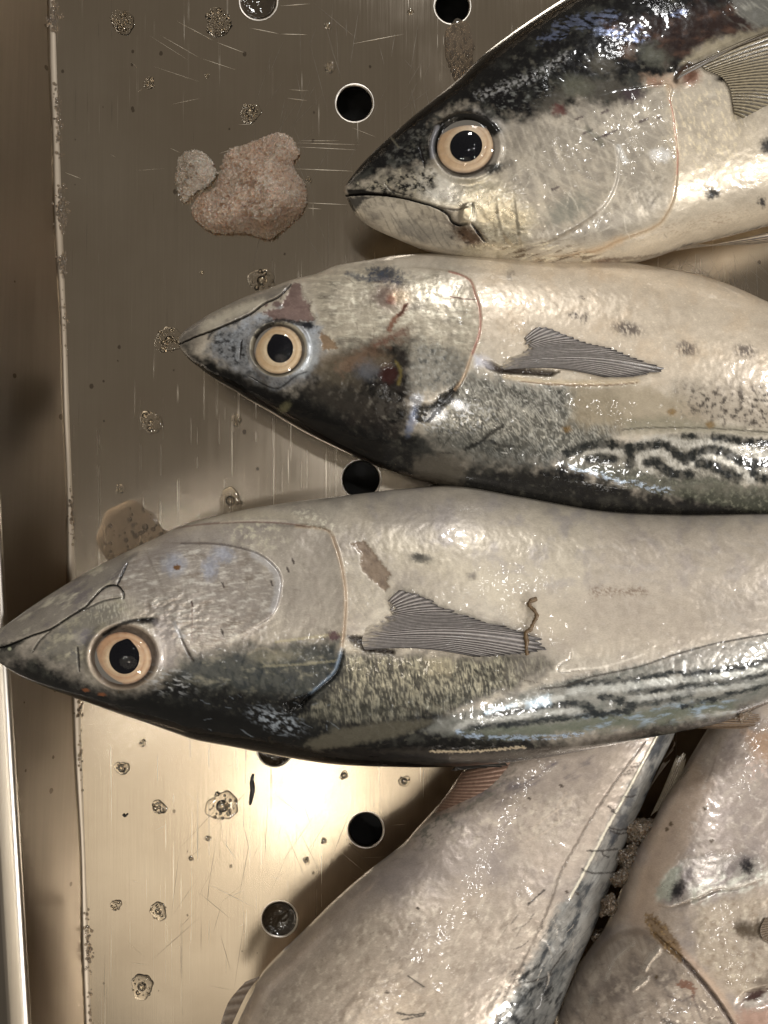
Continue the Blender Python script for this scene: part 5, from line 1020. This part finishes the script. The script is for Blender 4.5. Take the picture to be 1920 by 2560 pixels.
# ================================================================== fish 5 (bottom right, head towards the corner)
F5 = Fish('fish in the bottom right corner with two dark spots and a brown-stained gill edge', (1560, 2980), (2010, 1700),
    [(1480, 3050), (1420, 2900), (1390, 2720), (1392, 2560), (1406, 2515), (1439, 2449), (1479, 2391), (1522, 2325), (1560, 2230), (1590, 2150), (1632, 2072), (1665, 2000), (1715, 1920), (1768, 1830), (1840, 1730), (1900, 1640), (1960, 1560)],
    [(1600, 3120), (1900, 3000), (2120, 2820), (2220, 2600), (2250, 2400), (2240, 2200), (2200, 2000), (2150, 1800), (2110, 1650), (2090, 1560)],
    lambda a: .052 - .022 * ss(600, 1200, a), lambda a: .56 - .16 * ss(600, 1200, a), 1330, step=2.8)
def paint5():
    P = F5.P; x, y = P.x, P.y
    base_skin(P, (178, 163, 148), (158, 147, 140), (200, 186, 170), 411)
    up = P.poly([(1760, 1880), (1950, 1820), (1980, 2180), (1850, 2140), (1740, 2160), (1700, 2080)], 50, 26, 60); P.mix(up * .6, (164, 152, 146)); P.mottle(up, (184, 172, 160), 26, .52, .74, 413, 5, 1.4, -.8)
    P.mix(P.poly([(1560, 2300), (1630, 2080), (1740, 1900), (1780, 1960), (1720, 2100), (1650, 2260), (1620, 2330)], 22, 12, 30) * .6, (188, 166, 146))
    sh = P.poly(e3([(885, 200), (960, 60), (1080, -40), (1300, -80), (1600, -60), (1620, 80), (1450, 160), (1300, 180), (1150, 260), (1000, 290), (900, 260)]), 7, 6, 14)
    P.mix(sh * .5, (184, 178, 170)); P.mottle(sh, (160, 149, 144), 34, .46, .72, 421, 5, 2.2, -.7); P.mottle(P.poly(e3([(885, 200), (960, 60), (1040, 0), (1010, 270), (900, 260)]), 14) + P.stroke(e3([(1190, 215), (1300, 150), (1450, 140), (1600, 80)]), 26, .8, 8, 14), (222, 220, 206), 16, .42, .66, 422, 4, 2, -.7); P.mix(P.poly(e3([(890, 200), (960, 60), (1060, 0), (1040, 120), (980, 250), (900, 250)]), 9, 8, 14) * .6, (186, 194, 178)); P.m += .2 * sh; P.r -= .06 * sh; P.h -= .0004 * sh
    P.mix(P.stroke(e3([(1120, 60), (1060, 150), (1020, 210)]), 12, .8, 6, 10) * .6, (92, 86, 88)); P.mix(P.blob(1694, 2226, 15, 24, 30, .6, 8, 9) * .95, (28, 27, 30)); P.mix(P.blob(1868, 2166, 15, 20, -20, .5, 7, 8) * .97, (22, 21, 24)); P.mix(P.blob(1860, 2150, 26, 22, -20, .9, 10, 9) * .4, (70, 66, 70)); P.mix(P.stroke(e3([(1360, 60), (1430, 30)]), 8, .7, 4, 8) * .5, (120, 112, 110))
    P.mix(P.stroke(e3([(1190, 215), (1300, 165), (1450, 150), (1600, 100)]), 4, .7, 4, 8) * .8, (226, 218, 204)); P.groove(e3([(900, 290), (1000, 300), (1180, 240), (1300, 185), (1450, 170), (1620, 110)]), 3, .0007, (150, 132, 114), .5)
    # gill cover
    op = e3([(480, 640), (540, 560), (640, 490), (760, 465), (860, 490), (960, 580), (1060, 670), (1170, 790), (1260, 900), (1340, 1010), (1400, 1106), (1440, 1180)])
    P.plate(op + [(1700, 2800), (1400, 2700), (1420, 2480)], .0022, 4, 90)
    gp = P.poly(op + [(1860, 2900), (1350, 2900), (1400, 2480)], 10, 4, 12); P.mix(gp * .65, (158, 146, 134)); P.mottle(gp, (122, 112, 104), 40, .5, .72, 431, 5, 1.6, .8); P.mottle(gp, (186, 174, 160), 30, .55, .76, 432, 5); hairlines(P, gp, (120, 108, 98), 26, 433, 8, 1.3, .4)
    P.mix(P.stroke(op[:6], 8, .8, 3, 12) * .6, (118, 104, 90)); P.groove([(q[0] + 3, q[1] - 3) for q in op[4:]], 4.5, .0018, (34, 20, 20), .95, .6, 1, 9, 3, .3); P.mix(P.stroke([(q[0] + 14, q[1] - 10) for q in op[5:]], 9, .8, 3, 10) * .6, (190, 164, 142))
    st = P.poly(e3([(810, 345), (850, 340), (960, 430), (1050, 560), (1070, 660), (1040, 680), (960, 600), (860, 500), (815, 400)]), 4, 8, 10, 435); P.mix(st * .8, (112, 90, 62)); P.mottle(st, (84, 64, 42), 12, .5, .7, 436, 5); P.mottle(st, (156, 130, 92), 10, .6, .76, 437, 4)
    # silver corner
    sc = P.poly(e3([(1150, 480), (1200, 300), (1400, 250), (1750, 200), (1750, 900), (1500, 920), (1300, 780), (1180, 640)]), 22, 16, 26); P.mix(sc * .6, (180, 166, 146)); P.mottle(sc * .8, (140, 124, 106), 26, .5, .74, 441, 5); P.mottle(sc * .8, (212, 200, 180), 18, .56, .78, 442, 5); P.m += .15 * sc
    P.mix(P.stroke(e3([(1480, 440), (1560, 470), (1640, 420)]), 18, .7, 10, 12) * .85, (66, 54, 40)); P.mix(P.blob(1899, 2496, 40, 18, -15, .6, 8, 10) * .95, (52, 30, 30)); P.h -= .003 * P.blob(1899, 2496, 44, 20, -15, .6); P.mix(P.poly(e3([(1460, 1010), (1700, 980), (1700, 1200), (1440, 1180)]), 16, 10, 14) * .7, (160, 124, 108)); P.mix(P.stroke(e3([(1520, 980), (1600, 975), (1700, 900)]), 6, .7, 4, 8) * .7, (200, 192, 180))
    P.mix(P.poly(e3([(1560, 820), (1700, 700), (1700, 860), (1600, 900)]), 14, 14, 14) * .6, (92, 80, 70))
    k = P.poly(e3([(1020, 830), (1050, 790), (1120, 800), (1150, 850), (1140, 940), (1120, 860), (1060, 850)]), 2.5, 6, 7, 445); P.mix(k * .85, (116, 76, 58)); P.mix(P.stroke(e3([(960, 900), (1060, 940), (1130, 900), (1150, 950), (1200, 1080)]), 2.6, .6, 3, 8) * .7, (96, 84, 80)); P.mix(P.poly(e3([(910, 1060), (980, 1080), (1060, 1106), (960, 1150)]), 4, 8, 9) * .8, (52, 44, 42)); P.mix(P.stroke(e3([(1240, 1106), (1250, 1050), (1310, 1050)]), 3, .7, 3, 8) * .6, (100, 84, 72))
    # raised glossy ridges, their bright reflections painted in as paler colour
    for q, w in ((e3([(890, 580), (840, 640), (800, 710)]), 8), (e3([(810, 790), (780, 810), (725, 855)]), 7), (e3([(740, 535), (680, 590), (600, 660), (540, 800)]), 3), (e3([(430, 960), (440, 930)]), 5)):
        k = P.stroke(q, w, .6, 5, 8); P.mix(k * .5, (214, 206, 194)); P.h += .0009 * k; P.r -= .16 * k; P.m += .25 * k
    for (bx, by) in ((1779, 2102), (1763, 2020), (1667, 2073), (1677, 2060), (1640, 2440)): P.mix(P.blob(bx, by, 5, 6, 10, .4, 2, 4, bx) * .85, (74, 60, 40))
    P.mix(P.stroke(e4([(1190, 170), (1160, 300), (1110, 480), (1050, 610)]), 2.6, .7, 2, 9) * .5, (128, 114, 106)); P.mix(P.stroke(e4([(1180, 180), (1140, 330)]), 10, .9, 4, 9) * .4, (196, 182, 164)); P.mix(P.blob(1820, 1880, 30, 26, 0, .9, 12, 14) * .4, (100, 92, 92)); P.mix(P.poly([(1860, 1830), (1960, 1830), (1960, 1920), (1890, 1900)], 16, 14, 18) * .6, (176, 138, 104)); P.mottle(P.blob(1910, 1920, 50, 40, 0, .6), (196, 176, 164), 14, .5, .66, 447, 4)
    flecks(P, up, (216, 206, 194), 10, 448, .68, .8, 2.5, .5, .6); P.scratches(24, (1420, 2380, 1800, 2560), 14, 60, (96, 84, 78), 449, .5); P.scratches(20, (1650, 1950, 1920, 2300), 8, 30, (210, 198, 186), 450, .5)
paint5()
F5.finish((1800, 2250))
F5.fin('pelvic_fin', e4([(500, 950), (560, 900), (700, 840)]), e4([(760, 350), (800, 300), (850, 330), (845, 420)]), 10, (132, 122, 104), (70, 61, 52), (0, .001), .0004, .1, .02, free_z=.034, seed=31)
F5.fin('anal_fin', e4([(500, 1090), (520, 1130), (560, 1080)]), e4([(860, 470), (900, 450), (935, 460), (930, 480)]), 8, (124, 114, 98), (58, 50, 44), (0, .001), .0004, .05, .02, free_z=.036, seed=32)
F5.fin('pectoral_fin', [(1912, 2296), (1900, 2325), (1908, 2350)], [(2010, 2290), (2030, 2340), (2000, 2390)], 14, (150, 132, 112), (74, 62, 52), (.001, .003), .0005, .05, 0, seed=33)

# ------------------------------------------------------------------ ice, slush, water, bubbles, debris
def lump(name, outline, zb, height, mat, seed, res=2.4, rough=.36, at=None):
    P = cat(outline, 6, True); lo = P.min(0) - 2; hi = P.max(0) + 2
    gx = np.arange(lo[0], hi[0] + res, res); gy = np.arange(lo[1], hi[1] + res, res); X, Y = np.meshgrid(gx, gy, indexing='ij')
    p = Paint(X.reshape(-1), Y.reshape(-1)); sd = p.sdf(P, 400, 4, 10, seed)
    R = sd.max(); h = np.clip(sd / R, 0, 1) ** .55
    n = fbm(p.x, p.y, R * .55, 5, seed, gain=.62); n2 = fbm(p.x, p.y, 8, 3, seed + 3)
    z = height * (h * (1 - rough + rough * 1.5 * n)) + height * .13 * (n2 - .5) * (h > 0)
    idx = -np.ones(len(z), int); ok = sd > -res * .5; idx[ok] = np.arange(ok.sum())
    vs = []
    for i in np.where(ok)[0]:
        zz = zb + max(z[i], 0) if at is None else None
        if at is None: vs.append(W(p.x[i], p.y[i], zz))
        else:
            q = at(p.x[i], p.y[i], max(z[i], 0) - .001); vs.append(tuple(q))
    I = idx.reshape(X.shape); fs = []
    for i in range(X.shape[0] - 1):
        for j in range(X.shape[1] - 1):
            f = (I[i, j], I[i + 1, j], I[i + 1, j + 1], I[i, j + 1])
            if min(f) >= 0: fs.append(f[::-1])
    o = mesh_obj(name, vs, fs, mat)
    # loose crystal grains frozen onto the surface
    rg = random.Random(seed); gv, gf = [], []; top = [v for v in vs if v[2] > zb + height * .06]
    for _ in range(int(len(top) * .07)):
        c = rg.choice(top); r = rg.uniform(.5, 1.5) ** 2 * .00042; a = rg.uniform(0, PI); t = rg.uniform(-.6, .6); b0 = len(gv)
        R = Matrix.Rotation(a, 3, 'Z') @ Matrix.Rotation(t, 3, 'X')
        for d in ((1, 0, 0), (0, 1, 0), (-1, 0, 0), (0, -1, 0), (0, 0, .8), (0, 0, -.8)):
            q = R @ Vector(d) * r * rg.uniform(.7, 1.3); gv.append((c[0] + q.x, c[1] + q.y, c[2] + q.z + r * .2))
        for i in range(4): gf += [(b0 + i, b0 + (i + 1) % 4, b0 + 4), (b0 + (i + 1) % 4, b0 + i, b0 + 5)]
    g = mesh_obj('ice_grains', gv, gf, MGRAIN, o, False); g['kind'] = 'stuff'
    return o
i1 = lambda pts: C(0, 0, .5425, pts)
# underside closed by the floor it lies on
tag(lump('ice_chunk', i1([(1190, 640), (1290, 608), (1345, 640), (1382, 705), (1352, 765), (1412, 860), (1405, 960), (1345, 1030), (1240, 1102), (1130, 1075), (1000, 1078), (925, 1040), (882, 985), (905, 905), (985, 860), (1010, 780), (1050, 690), (1120, 668)]), -.0001, .022, MICE, 5, 2.2), 'large pinkish ice chunk lying on the tray floor left of the top fish', 'ice')
tag(lump('ice_chunk', i1([(808, 790), (835, 710), (900, 690), (965, 722), (1000, 800), (965, 855), (905, 885), (850, 935), (820, 900), (806, 840)]), -.0001, .013, MICE2, 9, 2.2), 'small grey lump of ice touching the left end of the big pink chunk', 'ice')
for (cx, cy, r, h, zb, lab, sd) in [(1606, 2078, 50, .012, .030, 'brown slush lump at the top of the row between the two bottom fish', 41), (1650, 2104, 30, .008, .040, 'brown slush lump right of the topmost one, beside the dark fin edge', 42), (1572, 2148, 40, .012, .036, 'brown slush lump second down the row between the two bottom fish', 43), (1560, 2200, 34, .010, .040, 'brown slush lump in the middle of the row by the pale fish edge', 44), (1522, 2268, 36, .012, .046, 'brown slush lump lowest in the row beside the bottom right fish', 45), (1500, 2350, 26, .008, .036, 'dark slush lump deep in the gap at the gill of the corner fish', 46)]:
    rr = random.Random(sd); pts = [(cx + r * rr.uniform(.6, 1.25) * math.cos(t), cy + r * rr.uniform(.6, 1.3) * math.sin(t)) for t in np.linspace(0, 2 * PI, 11)[:-1]]
    tag(lump('slush_lump', pts, zb, h, MSLUSH, sd, 2.4), lab, 'slush', 'brown slush lumps between the two bottom fish')
rr = random.Random(50); pts = [(1848 + 34 * rr.uniform(.7, 1.2) * math.cos(t), 1778 + 26 * rr.uniform(.7, 1.2) * math.sin(t)) for t in np.linspace(0, 2 * PI, 10)[:-1]]
tag(lump('slush_lump', pts, .066, .007, MSLUSH, 51, 2.4), 'grey slush lump on the rear fin of the longest fish', 'slush')
def foam_mat():
    m, nt, b = new_mat('murky_foam'); b.inputs['Base Color'].default_value = (.5, .42, .33, 1); b.inputs['Transmission Weight'].default_value = .85; b.inputs['Roughness'].default_value = .06; b.inputs['IOR'].default_value = 1.3
    return m
MFOAM = foam_mat()

def dome(vs, fs, cx, cy, z, r, h, n=16, m=5):
    b0 = len(vs)
    for i in range(m):
        t = i / m * PI / 2
        for k in range(n): vs.append((cx + r * math.cos(t) * math.cos(2 * PI * k / n), cy + r * math.cos(t) * math.sin(2 * PI * k / n), z + h * math.sin(t)))
    vs.append((cx, cy, z + h)); top = len(vs) - 1
    for i in range(m - 1):
        for k in range(n): fs.append((b0 + i * n + k, b0 + i * n + (k + 1) % n, b0 + (i + 1) * n + (k + 1) % n, b0 + (i + 1) * n + k))
    for k in range(n): fs.append((b0 + (m - 1) * n + k, b0 + (m - 1) * n + (k + 1) % n, top))
    fs.append(tuple(b0 + k for k in reversed(range(n))))
FS = K * HC / DR
def cluster(px, py, r, nb, label, big=0.0, seed=1, name='bubble_cluster', cat_='bubbles', mat=None):
    rg = random.Random(seed); c = PT(px, py); vs, fs = [], []; R = r * FS
    if big: dome(vs, fs, 0, 0, .00005, R * big, R * big * .4, 28, 8)
    placed = [(0, 0, R * big)] if big else []
    for _ in range(nb * 14):
        if len(placed) >= nb + bool(big): break
        a = rg.uniform(0, 2 * PI); q = math.sqrt(rg.random()) * R * .92; rad = FS * min(rg.choice([2.0, 2.6, 3.2, 4.0, 5.5, 7.5]) * rg.uniform(.8, 1.2), r * .4)
        x, y = q * math.cos(a), q * math.sin(a) * .95
        if all(math.hypot(x - u, y - v) > (rad + w) * .8 for u, v, w in placed): placed.append((x, y, rad)); dome(vs, fs, x, y, .00005, rad, rad * .5, 12, 4)
    # the film of water under them: low, lobed outline
    b0 = len(vs); n = 40
    for i, (q, h) in enumerate(((1.0, 0), (.96, .00035), (.8, .0006), (.4, .0007))):
        for k in range(n):
            t = 2 * PI * k / n; g = 1 + .12 * math.sin(2 * t + seed) + .08 * math.sin(3 * t + 2.3 * seed) + .04 * math.sin(8 * t + 5 * seed)
            vs.append((R * q * g * math.cos(t), R * q * g * math.sin(t), .00004 + h * min(1, R / .005)))
    for i in range(3):
        for k in range(n): fs.append((b0 + i * n + k, b0 + i * n + (k + 1) % n, b0 + (i + 1) * n + (k + 1) % n, b0 + (i + 1) * n + k))
    fs.append(tuple(b0 + 3 * n + k for k in range(n)))
    o = mesh_obj(name, vs, fs, mat or MWATER); o.location = (c[0], c[1], 0); return tag(o, label, cat_, 'bubble clusters and drops on the tray floor')
for i, (px, py, r, nb, big, lab) in enumerate([
    (307, 55, 30, 34, 0, 'cluster of tiny bubbles at the top left of the tray floor'),
    (546, 57, 34, 36, 0, 'cluster of tiny bubbles left of the water filled top hole'),
    (372, 208, 14, 6, .3, 'small pair of bubbles above the ice on the left'),
    (626, 284, 25, 16, .5, 'ring of bubbles just above the pink ice chunk'),
    (423, 850, 34, 20, .3, 'bubble cluster at the snout tip of the middle fish'),
    (655, 702, 32, 14, .4, 'faint bubble ring under the upper jaw edge of the middle fish'),
    (378, 1056, 28, 16, .25, 'faint bubble cluster left of the black back of the middle fish'),
    (576, 1252, 30, 5, .42, 'dark bubble group just above the head of the longest fish'),
    (590, 1050, 14, 4, .3, 'small bubble group below the middle fish back, left of the lipped hole'),
    (300, 1222, 12, 5, .3, 'small bubble group near the foam line, above the longest fish'),
    (556, 2015, 38, 22, .42, 'large ring of bubbles with one big bubble, left of the black slit'),
    (305, 1920, 18, 6, .6, 'single big bubble at upper left of the bright floor'),
    (398, 2018, 18, 12, .3, 'bubble group left of the large bubble ring'),
    (396, 2278, 22, 9, .4, 'bubble group left of the lowest water filled hole'),
    (355, 2466, 30, 14, .4, 'bubble cluster lowest on the bright floor'),
    (860, 1938, 11, 1, .7, 'bright drop close below the longest fish, left of its fin'),
    (1011, 1953, 14, 2, .6, 'drop between the longest fish and the pale diagonal fish'),
    (520, 2096, 8, 1, .8, 'tiny drop below the large ring of bubbles'),
    (477, 2146, 7, 1, .8, 'tiny drop low left of the large ring of bubbles'),
    (766, 2152, 9, 2, .6, 'drop left of the hole beside the diagonal fish'),
    (810, 2102, 8, 1, .7, 'drop upper left of the hole beside the diagonal fish'),
    (357, 1858, 9, 4, .3, 'tiny dark bubble group right under the head of the longest fish'),
    (290, 2262, 14, 8, .2, 'faint foam spot left of the lower bubble group'),
    (1026, 30, 8, 1, .7, 'drop right of the top hole row'),
    (820, 65, 9, 2, .6, 'drop between the two top holes'),
    (517, 190, 6, 1, .7, 'tiny drop in the middle of the upper floor'),
    (773, 450, 8, 2, .6, 'drop right of the pink ice chunk'),
    (825, 168, 14, 9, .2, 'faint bubble patch above the clear round hole'),
    (504, 682, 6, 1, .7, 'tiny drop below the pink ice chunk')]):
    cluster(px, py, r, nb, lab, big, 60 + i)
# broad foam patches
cluster(335, 1345, 88, 60, 'wide murky foam patch behind the head of the longest fish', 0, 97, 'foam_patch', 'foam', MFOAM)
cluster(1150, 130, 48, 40, 'brown wet foam streak beside the back of the top fish', 0, 98, 'foam_patch', 'foam', MFOAM).scale = (.8, 1.7, 1)
# foam line in the corner of the tray
rg = random.Random(17); vs, fs = [], []
for (y0, y1, n, w) in ((0, 90, 70, 15), (180, 420, 80, 11), (455, 600, 80, 16), (630, 690, 40, 13), (690, 900, 18, 7), (1180, 1400, 50, 9), (1700, 1800, 46, 10), (1800, 2000, 20, 7), (2260, 2450, 60, 11), (2450, 2560, 12, 7)):
    for _ in range(n):
        py = rg.triangular(y0, y1); px = 121 + 93 * py / 2560 + 13 + rg.gauss(0, w * .45); r = rg.uniform(1.5, 5) * (1.25 if w > 12 else 1) * FS; c = PT(px, py)
        z = max(0.0, FR - math.sqrt(max(0, FR ** 2 - max(0, FR - (c[0] - xc(c[1]))) ** 2)))
        dome(vs, fs, c[0], c[1], z - .0003, r, r, 10, 4)
o = mesh_obj('foam_line', vs, fs, MFOAM); o['kind'] = 'stuff'; o['label'] = 'line of small foam bubbles along the floor corner of the tray'
# water standing in some of the drain holes
mw, nt, b = new_mat('dark_drain_water'); b.inputs['Base Color'].default_value = (.03, .022, .014, 1); b.inputs['Roughness'].default_value = .03; b.inputs['Coat Weight'].default_value = 1
co = nd(nt, 'ShaderNodeTexCoord').outputs['Object']; bp = nd(nt, 'ShaderNodeBump'); bp.inputs['Strength'].default_value = 1; bp.inputs['Distance'].default_value = .003
nt.links.new(noise(nt, co, 130, 2), bp.inputs['Height']); nt.links.new(bp.outputs[0], b.inputs['Normal'])
for (hx, hy, r, lab) in ((646, 3, 44, 'brown water standing in the drain hole at the top edge'), (687, 1872, 42, 'dark water in the hole half hidden by the longest fish'), (699, 2298, 42, 'dark glossy water filling the lowest drain hole')):
    c = PT(hx, hy); vs, fs = [], []; R = r * FS
    for i, q in enumerate((.001, .4, .75, .93, 1.0)):
        for k in range(40): vs.append((R * q * math.cos(2 * PI * k / 40), R * q * math.sin(2 * PI * k / 40), (-.0030, -.0029, -.0022, -.0012, -.0004)[i]))
    for i in range(4):
        for k in range(40): fs.append((i * 40 + k, i * 40 + (k + 1) % 40, (i + 1) * 40 + (k + 1) % 40, (i + 1) * 40 + k)[::-1])
    o = mesh_obj('hole_water', vs, fs, mw); o.location = (c[0], c[1], 0); tag(o, lab, 'water')

def tube(name, pts, radii, mat, n=8):
    pts = [Vector(p) for p in pts]; vs, fs = [], []
    for i, p in enumerate(pts):
        t = (pts[min(i + 1, len(pts) - 1)] - pts[max(i - 1, 0)]).normalized(); a = t.cross(Vector((0, 0, 1))).normalized(); b_ = a.cross(t)
        for k in range(n): vs.append(tuple(p + (a * math.cos(2 * PI * k / n) + b_ * math.sin(2 * PI * k / n)) * radii[i]))
    for i in range(len(pts) - 1):
        for k in range(n): fs.append((i * n + k, i * n + (k + 1) % n, (i + 1) * n + (k + 1) % n, (i + 1) * n + k))
    fs.append(tuple(range(n))[::-1]); fs.append(tuple((len(pts) - 1) * n + k for k in range(n)))
    return mesh_obj(name, vs, fs, mat)
q = cat(z5([(803, 440), (780, 448), (776, 465), (795, 485), (802, 505), (790, 530), (780, 552), (762, 568), (766, 600), (764, 625), (768, 648)]), 5)
P3 = F3.at(q[:, 0], q[:, 1], .0026); rg = random.Random(5)
tag(tube('weed_strand', P3, [.0007 + .0006 * rg.random() for _ in P3], MSTRAND), 'thin brown strand crossing the fin tip of the longest fish', 'strand')
q = cat([(632, 1938), (629, 1955), (631, 1975), (628, 1995), (625, 2012)], 5); rg = random.Random(6)
tag(tube('debris_strip', [W(a, b_, .0012) for a, b_ in q], [.0012 * math.sin(PI * (i + 1) / (len(q) + 1)) ** .5 + .0003 * rg.random() for i in range(len(q))], MBLACK), 'thin black strip standing out on the glowing tray floor', 'debris')
q = cat([(307, 2036), (312, 2041), (318, 2036)], 4)
tag(tube('debris_curl', [W(a, b_, .0008) for a, b_ in q], [.0006] * len(q), MBLACK, 6), 'tiny black curl lying on the lower left floor', 'debris')
